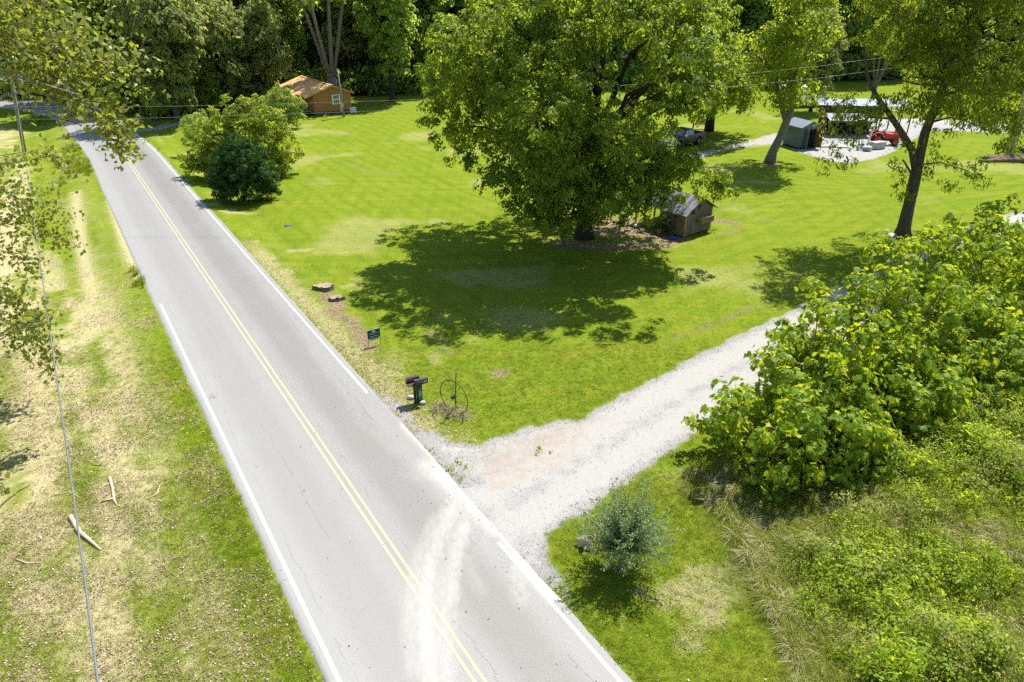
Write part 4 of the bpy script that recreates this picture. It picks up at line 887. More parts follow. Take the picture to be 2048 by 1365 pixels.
# ---------------------------------------------------------------- grass, weeds, litter
def tuft(nb, h, spread, wid, mat, lean=.5, seg2=False, seed=0):
    r = np.random.default_rng(seed + 100); Vs = []
    for i in range(nb):
        a = r.uniform(0, 6.28); d = np.array((math.cos(a), math.sin(a), 0)); b = d * r.uniform(0, spread); hh = h * r.uniform(.6, 1.2); ln = r.uniform(.1, lean) * hh
        sd_ = np.array((-d[1], d[0], 0)) * wid * r.uniform(.7, 1.3) / 2; m_ = b + d * ln * .35 + np.array((0, 0, hh * .62)); tp = b + d * ln + np.array((0, 0, hh * (1 - .35 * lean)))
        if seg2: Vs += [b - sd_, b + sd_, m_ + sd_ * .8, m_ - sd_ * .8, m_ - sd_ * .8, m_ + sd_ * .8, tp + sd_ * .15, tp - sd_ * .15]
        else: Vs += [b - sd_, b + sd_, tp + sd_ * .15, tp - sd_ * .15]
    return np_mesh('tuft', np.array(Vs), 4, mat)
src = [tuft(16, .045, .09, .012, M['blade'], 1.6, seed=i) for i in range(3)] + [tuft(16, .06, .10, .012, M['straw'], 1.6, seed=i + 5) for i in range(2)] + [tuft(18, .065, .10, .013, M['blade_lush'], 1.4, seed=i + 9) for i in range(2)]
def sample(n, x0, x1, y0, y1):
    Q = np.stack([rng.uniform(x0, x1, n), rng.uniform(y0, y1, n)], -1); q = proj(np.column_stack([Q, np.zeros(n)]))
    return Q[(q[:, 0] > -120) & (q[:, 0] < 2168) & (q[:, 1] < 1480)]
Q = np.concatenate([sample(70000, -16, 20, 11, 20), sample(60000, -24, 30, 20, 30), sample(34000, -30, 34, 30, 44)])
mk = masks(Q); ok = (road_d(Q) > 3.25) & (np.maximum(drive_in(Q), yard_in(Q)) < .15 * rng.random(len(Q))) & (rng.random(len(Q)) > mk['gravel'] * 1.1) & (rng.random(len(Q)) > mk['soil'] * 1.0) & (rng.random(len(Q)) > mk['dry'] * .25) & (rng.random(len(Q)) > sstep(24, 44, Q[:, 1]) * .9)
Q = Q[ok]; mk = {k: v[ok] for k, v in mk.items()}; n = len(Q)
isdry = rng.random(n) < np.clip(mk['dry'] * 1.0 - .08, 0, .9); left = road_st(Q) < 0
lushp = (rng.random(n) < np.where(left & (road_st(Q) > -4.6), .45, .12)) & ~isdry
idx = np.where(isdry, 3 + rng.integers(0, 2, n), np.where(lushp, 5 + rng.integers(0, 2, n), rng.integers(0, 3, n)))
Pg = np.column_stack([Q, height(Q) - .005])
tag(scatter('grass', Pg, rand_rot(n, .15), rng.uniform(.7, 1.4, n), idx, src), 'short mown grass with dry straw coloured patches', 'grass')
print('grass', n)
# rank grass on the left verge edge (two bright tufts by the road) and roadside fringes
src = [tuft(46, .42, .16, .014, M['blade_lush'], .9, True, seed=i + 20) for i in range(3)]
def around(px, nn, sx, sy):
    c = [G(*q) for q in px]; out = []
    for i in range(nn):
        j = rng.integers(0, len(c) - 1) if len(c) > 1 else 0; p = c[j].lerp(c[min(j + 1, len(c) - 1)], rng.random()); out.append((p.x + rng.normal() * sx, p.y + rng.normal() * sy))
    return np.array(out)
Q = np.concatenate([around([(150, 290), (172, 330), (180, 345)], 260, .9, 1.8), around([(276, 535), (298, 572)], 70, .22, .35), around([(95, 245), (110, 235)], 60, 1.5, 1.0), around([(245, 268), (255, 262)], 12, .3, .3)])
Q = Q[road_d(Q) > 3.35]; n = len(Q)
tag(scatter('rank_grass', np.column_stack([Q, height(Q)]), rand_rot(n, .15), rng.uniform(.6, 1.3, n), rng.integers(0, 3, n), src), 'bright green uncut grass at the left edge of the road', 'tall grass')

# weed field
def leafy(nst, h, rad, lsz, mat, per, seed, shape='lance', upn=.6):
    r = np.random.default_rng(seed + 300); Ps, Ns, Ts = [], [], []
    for i in range(nst):
        a = r.uniform(0, 6.28); q = rad * math.sqrt(r.random()); b = np.array((q * math.cos(a), q * math.sin(a), 0)); tp = b * 1.5 + np.array((r.normal() * .06, r.normal() * .06, h * r.uniform(.6, 1.1) * (1 - .35 * q / rad)))
        t_ = r.uniform(.15, 1, per)[:, None]; Ps.append(b * (1 - t_) + tp * t_ + r.normal(size=(per, 3)) * lsz * .45); Ns.append(r.normal(size=(per, 3)) * .55 + np.array((0, 0, upn))); Ts.append(r.normal(size=(per, 3)) + np.array((0, 0, -.1)))
    P_ = np.concatenate(Ps); P_[:, 2] = np.maximum(P_[:, 2], .01); V_, k_ = leaves(P_, np.concatenate(Ns), np.concatenate(Ts), lsz * r.uniform(.6, 1.3, len(P_)), shape); return np_mesh('weed', V_, k_, mat)
def mound(r, h, lsz, mat, dens, nl, shape, up=.6):
    d = clumps([(0, 0, h * .3, r * .8), (r * .4, r * .2, h * .4, r * .55), (-r * .35, r * .3, h * .25, r * .5), (0, -r * .3, h * .55, r * .4)], dens, .16, nl, up=up, zmin=-.2, flat=.9, fill=.1)
    d = list(d); d[0][:, 2] = np.maximum(d[0][:, 2], .02); V_, k_ = leaves(*d, lsz * rng.uniform(.6, 1.3, len(d[0])), shape); return np_mesh('weed', V_, k_, mat)
src = [mound(.5, .62, .052, M['weed'], 18, 18, 'rhomb'), mound(.55, .45, .045, M['weed2'], 18, 18, 'rhomb'), mound(.45, .6, .06, M['weed'], 16, 16, 'lance'), mound(.5, .4, .042, M['wood3'], 18, 18, 'rhomb'), mound(.4, .6, .045, M['ash'], 18, 18, 'rhomb'),  # darker ash-coloured mound paints shade in among the weeds
       tuft(90, .34, .20, .008, M['straw'], 1.5, True, 31), tuft(90, .34, .22, .009, M['blade'], 1.4, True, 32), tuft(110, .26, .26, .008, M['weed2'], 1.7, True, 33), leafy(9, .8, .18, .10, M['weed'], 20, 9, 'lance'), leafy(8, .65, .16, .10, M['wood3'], 18, 11, 'rhomb')]
Q = np.concatenate([sample(9000, 4, 22, 10, 24), sample(6000, 8, 34, 20, 38)]); wi = weeds_in(Q); sy = np.array([s[0] for s in SYC]); dsy = np.min(np.linalg.norm(Q[:, None] - sy[None], axis=-1), axis=1)
ok = (wi + (fbm(Q[:, 0] * .6, Q[:, 1] * .6, 101) - .5) * 1.6 > 0) & (dsy > 1.2); Q = Q[ok]; wi = wi[ok]; n = len(Q)
f1 = fbm(Q[:, 0] * .42, Q[:, 1] * .42, 111); f2 = fbm(Q[:, 0] * .9, Q[:, 1] * .9, 121); edge = sstep(3.6, .6, wi + (f2 - .5) * 2); strawy = rng.random(n) < np.clip(edge * .62 + sstep(.52, .64, f1) * 1.0 + .06, 0, .97)
u = rng.random(n)
lowl = (u < .62) | strawy
idx = np.where(lowl, np.array((5, 7, 6, 6))[rng.integers(0, 4, n)], np.where(u < .96, rng.integers(0, 5, n), 8 + rng.integers(0, 2, n)))
idx = np.where(lowl & ~strawy & (rng.random(n) < .6), 6, idx)
scl = np.where(lowl, rng.uniform(.6, 1.3, n), rng.uniform(.55, 1.5, n) * (.5 + .7 * sstep(0, 3, wi)) * (.5 + 1.3 * f2))
tag(scatter('weeds', np.column_stack([Q, height(Q) - .02]), rand_rot(n, .18), scl, idx, src), 'overgrown tangle of weeds and tall dry grass in the lower right corner', 'weeds'); print('weeds', n)
# single tall weeds
for i, (x, y, h_, lab) in enumerate(((1762, 945, 1.3, 'tall pointed leafy weed in the shade under the sapling row'), (1712, 965, .9, 'leafy weed stalk just left of the tallest one under the saplings'), (1840, 930, 1.0, 'leafy weed right of the tallest one beneath the sapling row'),
                                     (1610, 1210, .8, 'lone broad-leaved weed standing in the dry grass at the edge of the overgrown ground'), (1900, 1000, .9, 'bushy weed in the middle of the overgrown ground right of the shade'), (1660, 1055, .8, 'leafy weed where the sapling shade meets the overgrown ground'))):
    g = G(x, y); g.z = Z(g.x, g.y); o = thing('weed_plant', lab, 'weed', g, 0, 'single tall weeds')
    mesh_obj('leaves', leafy(5, h_, .14, .13, M['weed'] if i != 1 else M['yew'], 26, 40 + i, 'lance', .8), None, o)
    tb = MB(); 
    for q in range(4): tb.tube([(0, 0, -.05), (rng.normal() * .08, rng.normal() * .08, h_ * .9)], [.01, .004], 4)
    tb.obj('stem', M['stalk'], o)
# fallen leaves and stones
lv = []
for i in range(4):
    o = OUT[('maple', 'heart', 'rhomb', 'maple')[i]].copy(); o[:, 2] = (o[:, 0] ** 2) * (2.4, 1.2, 3, -1.6)[i] + (o[:, 1] ** 2) * (.6, 1.6, .2, 1.4)[i]; me = bpy.data.meshes.new('dry_leaf'); me.from_pydata([tuple(v) for v in o], [], [tuple(range(len(o)))]); me.materials.append(M['litter']); lv.append(me)
Q = np.concatenate([sample(60000, -17, 20, 11, 22), sample(46000, -26, 22, 22, 34), sample(16000, -30, 20, 34, 46)]); mk = masks(Q)
dens = mk['litter'] * 1.0 + .03 + .05 * (road_st(Q) < -3.3); dens = np.where(road_d(Q) < 3.2, .004, dens); dens = np.where(drive_in(Q) > 0, .008, dens); dens = np.where(mk['weed'] > .5, .015, dens); ok = rng.random(len(Q)) < dens; Q = Q[ok]; n = len(Q)
Pl = np.column_stack([Q, np.where(road_d(Q) < 3.2, .01, height(Q) + .02)])
tag(scatter('fallen_leaves', Pl, rand_rot(n, .5), rng.uniform(.03, .068, n), rng.integers(0, 4, n), lv), 'curled tan fallen leaves lying on the verges', 'fallen leaves'); print('leaves', n)
st_m = [MB().blob((0, 0, 0), (.5, .4, .3), i, .3, 6, 4).mesh('stone', M['rock']) for i in range(3)]
Q = sample(26000, -3, 22, 14, 36); di = drive_in(Q); ok = (di > -.25) & (rng.random(len(Q)) < np.where(di < .5, .8, .25)) & (road_st(Q) > 2.6); Q = Q[ok]; n = len(Q)
tag(scatter('loose_gravel', np.column_stack([Q, np.full(n, .0)]), rand_rot(n, .6), rng.uniform(.015, .04, n), rng.integers(0, 3, n), st_m), 'loose grey stones strewn along the gravel drive', 'gravel')

# ================================================================ buildings and objects
def local(origin, rz): 
    def f(p, z=0.0): 
        d = Vector((p[0] - origin[0], p[1] - origin[1])); c, s_ = math.cos(-rz), math.sin(-rz); return (d.x * c - d.y * s_, d.x * s_ + d.y * c, z)
    return f
def boards_panel(parent, name, mat, a, b, zb, ztop, wd, depth=.02, normal=1, gap=.006, stuff=False):
    """vertical boards from a to b (xy), height function ztop(t)"""
    a = Vector((*a, 0)); b = Vector((*b, 0)); L = (b - a).length; d = (b - a) / L; nrm = Vector((d.y, -d.x, 0)) * normal; n = max(1, round(L / wd)); mb = MB()
    for i in range(n):
        t0, t1 = i / n, (i + 1) / n; p0 = a + d * (L * t0 + gap); p1 = a + d * (L * t1 - gap); h0, h1 = ztop(t0), ztop(t1)
        k = nrm * (depth * (1 + .15 * math.sin(i * 7.3)))
        mb.add([p0 + Vector((0, 0, zb)), p1 + Vector((0, 0, zb)), p1 + Vector((0, 0, h1)), p0 + Vector((0, 0, h0)), p0 + k + Vector((0, 0, zb)), p1 + k + Vector((0, 0, zb)), p1 + k + Vector((0, 0, h1)), p0 + k + Vector((0, 0, h0))],
               [(3, 2, 1, 0), (4, 5, 6, 7), (0, 1, 5, 4), (1, 2, 6, 5), (2, 3, 7, 6), (3, 0, 4, 7)])
    return mb.obj(name, mat, parent)
def slab(mb, quad, th):                          # thin roof plate from 4 points
    q = [Vector(p) for p in quad]; n = (q[1] - q[0]).cross(q[3] - q[0]).normalized(); 
    if n.z < 0: n = -n
    return mb.add(q + [p + n * th for p in q], [(3, 2, 1, 0), (4, 5, 6, 7), (0, 1, 5, 4), (1, 2, 6, 5), (2, 3, 7, 6), (3, 0, 4, 7)])
def roof_ribs(mb, e0, e1, r0, r1, n, th=.05, w_=.06):   # ribs from eave to ridge
    e0, e1, r0, r1 = map(Vector, (e0, e1, r0, r1)); nn = (e1 - e0).cross(r0 - e0).normalized(); 
    if nn.z < 0: nn = -nn
    for i in range(n + 1):
        t = i / n; mb.beam(e0.lerp(e1, t) + nn * th, r0.lerp(r1, t) + nn * th, w_, w_ * .7)
    return mb

# ---- orange cabin
hz = math.atan2(2.8, 4.3); hp = G(631, 232)
cab = thing('cabin', 'orange-brown wooden cabin with a ribbed orange metal roof and a raised side porch', 'cabin', (hp.x, hp.y, 0), hz)
W_, D_, E_, RG = 5.1, 12.2, 2.75, 3.62
sk = .42
MB().box((W_ / 2, D_ / 2, sk / 2), (W_ - .1, D_ - .1, sk)).obj('foundation', M['block'], cab)
wall = MB().prism([(0, 0, sk), (W_, 0, sk), (W_, 0, E_ - .15), (W_ * .5, 0, RG - .1), (0, 0, E_ - .15)], ((0, 0, 0), (0, D_, 0))).obj('wall', M['cedar_siding'], cab)
bt = MB()
for i in range(18):
    x = .02 + i * (W_ - .04) / 17; zt = E_ - .15 + (RG - E_ + .05) * (1 - abs(x - W_ / 2) / (W_ / 2)); bt.box((x, -.018, (sk + zt) / 2), (.05, .036, zt - sk))
for i in range(40): bt.box((-.018, .15 + i * .305, (sk + E_ - .15) / 2), (.036, .05, E_ - .15 - sk))
bt.obj('batten', M['cedar_batten'], wall, kind='stuff')
rf = MB(); oh = .35
slab(rf, [(-1.25, -oh, E_ - .42), (W_ / 2, -oh, RG), (W_ / 2, D_ + oh, RG), (-1.25, D_ + oh, E_ - .42)], .06)
slab(rf, [(W_ / 2, -oh, RG), (W_ + .4, -oh, E_ - .2), (W_ + .4, D_ + oh, E_ - .2), (W_ / 2, D_ + oh, RG)], .06)
slab(rf, [(-4.0, 3.0, E_ - .95), (-1.2, 3.0, E_ - .40), (-1.2, 9.6, E_ - .40), (-4.0, 9.6, E_ - .95)], .06)
roof = rf.obj('roof', M['orange_roof'], cab)
rb = MB(); roof_ribs(rb, (-1.25, -oh, E_ - .42), (-1.25, D_ + oh, E_ - .42), (W_ / 2, -oh, RG), (W_ / 2, D_ + oh, RG), 28, .06, .05); roof_ribs(rb, (W_ + .4, -oh, E_ - .2), (W_ + .4, D_ + oh, E_ - .2), (W_ / 2, -oh, RG), (W_ / 2, D_ + oh, RG), 28, .06, .05)
roof_ribs(rb, (-4, 3, E_ - .95), (-4, 9.6, E_ - .95), (-1.2, 3, E_ - .4), (-1.2, 9.6, E_ - .4), 14, .06, .05); rb.obj('rib', M['orange_roof'], roof, kind='stuff')
MB().beam((W_ / 2, -oh, RG + .08), (W_ / 2, D_ + oh, RG + .08), .3, .05).obj('ridge_cap', M['orange_roof'], roof)
tr = MB(); tr.beam((-1.25, -oh - .02, E_ - .45), (W_ / 2, -oh - .02, RG - .05), .03, .16); tr.beam((W_ / 2, -oh - .02, RG - .05), (W_ + .4, -oh - .02, E_ - .25), .03, .16); tr.obj('fascia', M['cedar_batten'], roof)
wn = MB().box((3.05, -.04, 1.85), (1.12, .07, 1.22)).obj('window', M['white'], cab)
gl = MB()
for zz in (1.56, 2.14):
    for xx in (2.79, 3.05, 3.31): gl.box((xx, -.083, zz), (.22, .015, .44))
gl.obj('pane', M['glass'], wn)
for y in (.8, 3.2, 5.4): MB().box((-2.6, y, (E_ - .7) / 2), (.12, .12, E_ - .7)).obj('porch_post', M['lumber'], cab)
MB().box((-3.7, 3.1, (E_ - .95) / 2), (.12, .12, E_ - .95)).obj('porch_post', M['lumber'], cab)
MB().box((-1.45, 4.9, .5), (2.8, 8.2, .12)).obj('porch_deck', M['lumber'], cab)
for y in (.95,):
    st_ = MB(); st_.beam((-2.7, -.9, .05), (-1.9, 1.1, .62), .06, .22); st_.obj('stair_stringer', M['lumber'], cab)
rl = MB(); rl.beam((-2.62, .8, 1.4), (-2.62, 8.5, 1.4), .08, .05); rl.beam((-2.62, .8, 1.0), (-2.62, 8.5, 1.0), .05, .04)
rl.beam((-1.5, .8, 1.4), (-.05, .8, 1.4), .05, .08); rl.beam((-2.6, -.9, .95), (-2.62, .8, 1.45), .06, .06); rl.obj('porch_rail', M['lumber'], cab)
for i in range(4): MB().box((-2.0 + 0 * i, .65 - i * .32, .46 - i * .13), (1.1, .30, .05)).obj('step', M['lumber'], cab)
MB().box((-.03, 3.2, 1.45), (.06, .9, 1.95)).obj('door', M['coop_wood'], cab)
ac = thing('air_conditioner', 'white air conditioning unit standing at the right corner of the orange cabin', 'air conditioner', (G(706, 226).x, G(706, 226).y, 0), hz)
MB().box((0, 0, .38), (.75, .8, .72)).obj('casing', M['white'], ac, bevel=.03); MB().ring((0, 0, .75), (0, 0, 1), .26, .02, 20, 4).obj('grille', M['black'], ac)
for z in (.15, .3, .45, .6): MB().box((0, -.405, z), (.62, .012, .06)).obj('louvre', M['metal'], ac)

# ---- utility poles and lines
pb = G(688, 234); up = thing('utility_pole', 'weathered wooden service pole in front of the orange cabin with a meter box', 'utility pole', pb)
tp = AT(675, 139, pb.y + .1)
shift_mb(MB().tube([(pb.x, pb.y, -.3), (pb.x * .5 + tp.x * .5, pb.y, tp.z * .5), (tp.x, pb.y, tp.z)], [.15, .13, .10], 10), pb).obj('pole', M['pole'], up, True)
MB().box((-.18, -.12, 1.35), (.22, .12, 1.3)).obj('conduit', M['metal'], up); MB().box((-.02, -.2, 1.5), (.32, .16, .45)).obj('meter_box', M['metal'], up)
shift_mb(MB().box((tp.x - .15, pb.y, tp.z - .5), (.25, .2, .35)), pb).obj('insulator', M['black'], up)
lpb = G(48, 302); lpb.z = Z(lpb.x, lpb.y); lp = thing('utility_pole', 'tall grey utility pole beside the road at the left, its top hidden by cottonwood leaves', 'utility pole', lpb)
lt_ = AT(15, 118, lpb.y)
shift_mb(MB().tube([(lpb.x, lpb.y, lpb.z - .3), ((lpb.x + lt_.x) / 2, lpb.y, 4.5), (lt_.x, lpb.y, lt_.z)], [.19, .17, .12], 10), lpb).obj('pole', M['pole'], lp, True)
shift_mb(MB().beam((lt_.x - 1.1, lpb.y - .5, lt_.z - .35), (lt_.x + 1.1, lpb.y + .5, lt_.z - .35), .12, .12), lpb).obj('crossarm', M['pole'], lp)
shift_mb(MB().cyl((lt_.x + .75, lpb.y - .2, lt_.z - 2.6), (lt_.x + .75, lpb.y - .2, lt_.z - 1.7), .22), lpb).obj('transformer', M['metal'], lp, True)
for dx in (-1, 1): shift_mb(MB().cyl((lt_.x + dx, lpb.y + dx * .45, lt_.z - .28), (lt_.x + dx, lpb.y + dx * .45, lt_.z - .05), .05), lpb).obj('insulator', M['black'], lp)
def wire(name, label, pts, r, mat, sag=0, cat='wire'):
    P_ = []; n = 24
    for a, b in zip(pts[:-1], pts[1:]):
        for i in range(n): t = i / n; p = Vector(a).lerp(Vector(b), t); p.z -= sag * 4 * t * (1 - t); P_.append(p)
    P_.append(Vector(pts[-1])); return tag(MB().tube(P_, r, 5).obj(name, mat, None, True), label, cat)
wire('power_line', 'upper of the two pale wires crossing in front of the orange cabin', px_path([(-200, 214, 50), (0, 214, 50), (350, 213, 50), (586, 207.5, 50), (800, 201, 50)]) + px_path([(1100, 184, 53), (1400, 158, 56), (1645, 132, 60), (1700, 124, 60.5), (2300, 50, 68)]), .008, M['wire'])
wire('power_line', 'lower of the two pale wires crossing in front of the orange cabin', px_path([(-200, 240, 50), (242, 238, 50), (564, 229, 50), (800, 220.5, 50), (850, 218, 50)]) + px_path([(1100, 204, 53), (1400, 180, 56), (1645, 156, 60), (1700, 148, 60.5), (2300, 70, 68)]), .008, M['wire'])
wire('service_line', 'upper thin wire running into the leaves at the top left', px_path([(-300, 99, 60), (50, 100, 62), (60, 100, 62)]) , .012, M['wire'])
wire('service_line', 'lower thin wire running into the leaves at the top left', px_path([(-300, 115, 60), (15, 117, 74), (60, 116, 76)]) , .012, M['wire'])
wire('service_line', 'short service drop from the cabin pole to the ridge of the orange roof', [(tp.x, pb.y, tp.z - .4), AT(618, 152, 106)], .014, M['wire'], .25)
wire('communication_cable', 'twisted grey cable running down the left verge from the tall pole toward the viewer', [Vector((lt_.x, lpb.y, lt_.z - 1.9)), G(134, 900, 7.6), G(166, 1130, 7.9), G(196, 1365, 8.2), G(245, 1720, 8.6)], .017, M['cable'], .0, 'cable')
wire('guy_wire', 'taut pale wire in the shade under the nearest sapling', [G(1382, 1006), AT(1425, 979, G(1382, 1006).y + .75)], .008, M['wire'], 0, 'wire')

# ---- mailboxes
g = G(840, 804); g.z = Z(g.x, g.y); mp = thing('mailbox_post', 'dark square double mailbox post with a green address plate by the road', 'post', g, R_(26))
MB().box((0, 0, .42), (.20, .20, 1.0)).obj('post', M['darkpost'], mp, bevel=.008)
MB().box((-.19, .02, .42), (.09, .12, .85)).obj('second_post', M['darkpost'], mp, bevel=.006)
MB().box((-.12, .06, .93), (.75, .42, .035)).obj('shelf', M['darkpost'], mp)
pl = MB().box((0.0, -.108, .47), (.15, .012, .60)).obj('address_plate', M['greenplate'], mp)
def text(s, size, loc, rot, mat, parent, name='lettering', ext=.002):
    c = bpy.data.curves.new(name, 'FONT'); c.body = s; c.size = size; c.align_x = 'CENTER'; c.align_y = 'CENTER'; c.extrude = ext; c.resolution_u = 2
    o = bpy.data.objects.new(name, c); COL.objects.link(o); dg = bpy.context.evaluated_depsgraph_get(); me = bpy.data.meshes.new_from_object(o.evaluated_get(dg)); bpy.data.objects.remove(o)
    me.materials.clear(); me.materials.append(mat); ob = bpy.data.objects.new(name, me); COL.objects.link(ob); ob.location = loc; ob.rotation_euler = rot; ob.parent = parent; return ob
text('1200', .15, (0, -.116, .46), (R_(90), R_(-90), 0), M['silver'], pl)
def mailbox(label, lx, ly, num):
    c, s_ = math.cos(R_(26)), math.sin(R_(26)); o = thing('mailbox', label, 'mailbox', (g.x + lx * c - ly * s_, g.y + lx * s_ + ly * c, g.z + .95), R_(26), 'pair of black mailboxes')
    prof = [(0, -.10, 0), (0, .10, 0)] + [(0, .10 * math.cos(t), .13 + .10 * math.sin(t)) for t in np.linspace(0, math.pi, 9)]
    MB().prism(prof, ((-.27, 0, 0), (.25, 0, 0))).obj('body', M['mailbox'], o, bevel=.004)
    MB().prism([(0, y * 1.05, z * 1.03) for _, y, z in prof], ((-.29, 0, -.003), (-.255, 0, -.003))).obj('door', M['mailbox'], o)
    MB().box((-.298, 0, .19), (.02, .03, .03)).obj('latch', M['silver'], o)
    MB().box((-.10, -.106, .12), (.15, .012, .045)).obj('flag', M['red'], o)
    if num: text('1200', .11, (.09, -.104, .095), (R_(90), 0, 0), M['silver'], o)
    return o
mailbox('front black mailbox with the house number 1200 and a red flag', .10, -.10, True)
mailbox('rear black mailbox on the same post, plain with a red flag', -.16, .22, False)
for x, y, r, lab in ((822, 797, .12, 'tan rock on the roadside left of the mailbox post'), (845, 808, .10, 'small tan rock at the foot of the mailbox post')):
    q = G(x, y); tag(MB().blob((q.x, q.y, .05), (r * 1.4, r, r * .8), int(x), .2).obj('rock', M['concrete'], None, True), lab, 'rock')

# ---- yard sign
a, b = G(737.4, 693.6), G(761.4, 687); g = (a + b) / 2; g.z = Z(g.x, g.y); rz = math.atan2(b.y - a.y, b.x - a.x); L = (b - a).length
ys_ = thing('yard_sign', 'small dark green and pale yard sign with a tree emblem on two thin stakes', 'sign', g, rz)
for s_ in (-1, 1): MB().box((s_ * L / 2, 0, .38), (.018, .018, .9)).obj('stake', M['rust'], ys_)
bd = MB().box((0, -.014, .60), (L * 1.06, .012, .56)).obj('board', M['palegreen'], ys_)
MB().box((0, -.0215, .645), (L * 1.02, .004, .43)).obj('panel', M['navy'], bd)
text('TREE CITY', .105, (0, -.026, .655), (R_(90), 0, 0), M['palegreen'], bd)
for nm, zz, hh, mt, seq in (('small_print', .52, .035, 'palegreen', (.05, .03, .07, .04, .06, .03, .05)), ('large_print', .375, .055, 'navy', (.08, .05, .09, .10))):
    pm = MB(); tot = sum(seq) + .02 * (len(seq) - 1); xx = -tot / 2
    for wd_ in seq: pm.box((xx + wd_ / 2, -.025, zz), (wd_, .004, hh)); xx += wd_ + .02
    pm.obj(nm, M[mt], bd)
em = MB()
for i in range(7): t = i * .9; em.blob((math.cos(t) * .05, -.025, .775 + math.sin(t) * .022), (.045, .003, .035), i, .1, 8, 6)
em.box((0, -.025, .725), (.016, .005, .05)).obj('emblem', M['palegreen'], bd)

# ---- iron wheel ornament
g = G(909, 826); g.z = Z(g.x, g.y); wh = thing('iron_wheel', 'large thin spoked iron hay rake wheel leaning on a rod among dry mulch', 'wheel', g, R_(-38))
R0 = .735; cz = R0 + .02
MB().ring((0, 0, cz), (0, 1, 0), R0, .017, 56, 6).obj('rim', M['rust'], wh, True); MB().cyl((0, -.09, cz), (0, .09, cz), .075, 14).obj('hub', M['rust'], wh)
for i in range(14): t = i * math.tau / 14 + .15; MB().tube([(math.cos(t) * .07, .03 * (-1) ** i, cz + math.sin(t) * .07), (math.cos(t) * R0, 0, cz + math.sin(t) * R0)], .006, 4).obj('spoke', M['rust'], wh)
MB().tube([(-.03, .12, -.1), (.0, .1, cz), (.08, .1, 1.86)], [.022, .022, .018], 6).obj('rod', M['rust'], wh)
for (x, y, r, lab) in ((880, 817, .38, 'left clump of dry brown stalks below the iron wheel'), (903, 825, .38, 'middle clump of dry brown stalks at the foot of the iron wheel rod'), (926, 833, .40, 'right clump of dry brown stalks below the iron wheel')):
    q = G(x, y); q.z = Z(q.x, q.y); o = thing('dead_plant', lab, 'plant', q, 0, 'dead clumps under the iron wheel')
    V_ = []; 
    m1 = tuft(150, .26, r, .012, M['litter'], 1.9, True, int(x)); mesh_obj('stalks', m1, None, o)
    d = clumps([(q.x, q.y, q.z + .02, r * .8)], 30, .12, 6, up=.8); crown_obj(o, d, .06, 'rhomb', M['litter'], 'leaves')
# ---- stumps by the road
for (x, y, r, h_, lab) in ((649, 578, .46, .22, 'wide low tree stump farther from the yard sign'), (672, 598, .36, .20, 'smaller tree stump nearer the yard sign')):
    q = G(x, y); q.z = Z(q.x, q.y); o = thing('stump', lab, 'stump', q, 0, 'pair of cut stumps by the road'); n = 22; ph = rng.uniform(0, 6, 3)
    rr = [1 + .16 * math.sin(3 * t + ph[0]) + .09 * math.sin(7 * t + ph[1]) + rng.normal() * .03 for t in np.linspace(0, math.tau, n, endpoint=False)]
    vs = []; 
    for z, k in ((-.1, 1.25), (.05, 1.08), (h_, 1.0)):
        for i in range(n): t = i * math.tau / n; vs.append((math.cos(t) * r * rr[i] * k * 1.15, math.sin(t) * r * rr[i] * k * .8, z + (rng.normal() * .03 if z == h_ else 0)))
    MB().add(vs, [(j * n + i, j * n + (i + 1) % n, (j + 1) * n + (i + 1) % n, (j + 1) * n + i) for j in range(2) for i in range(n)]).obj('bark', M['stump'], o)
    tv = [(v[0] * .96, v[1] * .96, v[2] + .004) for v in vs[2 * n:]] + [(0, 0, h_ - .05)]; MB().add(tv, [(i, (i + 1) % n, n) for i in range(n)]).obj('cut_face', M['stump_top'], o)
# ---- fallen branches on the left verge
def branch(label, pts, rad, mat='deadwood', extra=()):
    q = G(*pts[0]); P_ = [G(*p) for p in pts]; mb = MB()
    mb.tube([(p.x, p.y, Z(p.x, p.y) + rad[i] * .8) for i, p in enumerate(P_)], rad, 7, wob=.12)
    for pp, r in extra: e = [G(*p) for p in pp]; mb.tube([(p.x, p.y, Z(p.x, p.y) + .04) for p in e], r, 6, wob=.1)
    return tag(mb.obj('fallen_branch', M[mat], None, True), label, 'branch', 'fallen branches on the left verge')
branch('thickest bleached fallen branch lying crooked on the left verge', [(143, 1038), (160, 1068), (178, 1082), (202, 1102)], [.085, .07, .06, .03])
branch('bleached upright-lying fallen branch above the thickest one', [(220, 958), (226, 980), (229, 1003), (235, 1013)], [.06, .05, .045, .02], extra=(([(203, 1006), (228, 1000)], [.025, .03]),))
branch('slender forked pale branch right of the others on the left verge', [(294, 1001), (315, 988), (320, 972), (326, 966)], [.02, .025, .02, .01])
branch('long brown curved stick at the very left edge of the verge', [(-5, 1025), (15, 1005), (40, 985), (62, 972)], [.03, .035, .03, .015], 'stump')
branch('thin bleached twig crossing under the cable beside the branches', [(110, 994), (140, 987), (165, 1000)], [.018, .02, .012])
branch('long thin pale stick lying flat below the thickest branch', [(33, 1122), (55, 1130), (90, 1127)], [.025, .025, .012])
branch('thin pale stick near the cable toward the bottom of the verge', [(150, 1210), (172, 1203), (192, 1192)], [.02, .02, .01])
branch('short dark stick above the bleached branches', [(183, 931), (211, 933)], [.015, .012], 'stump')

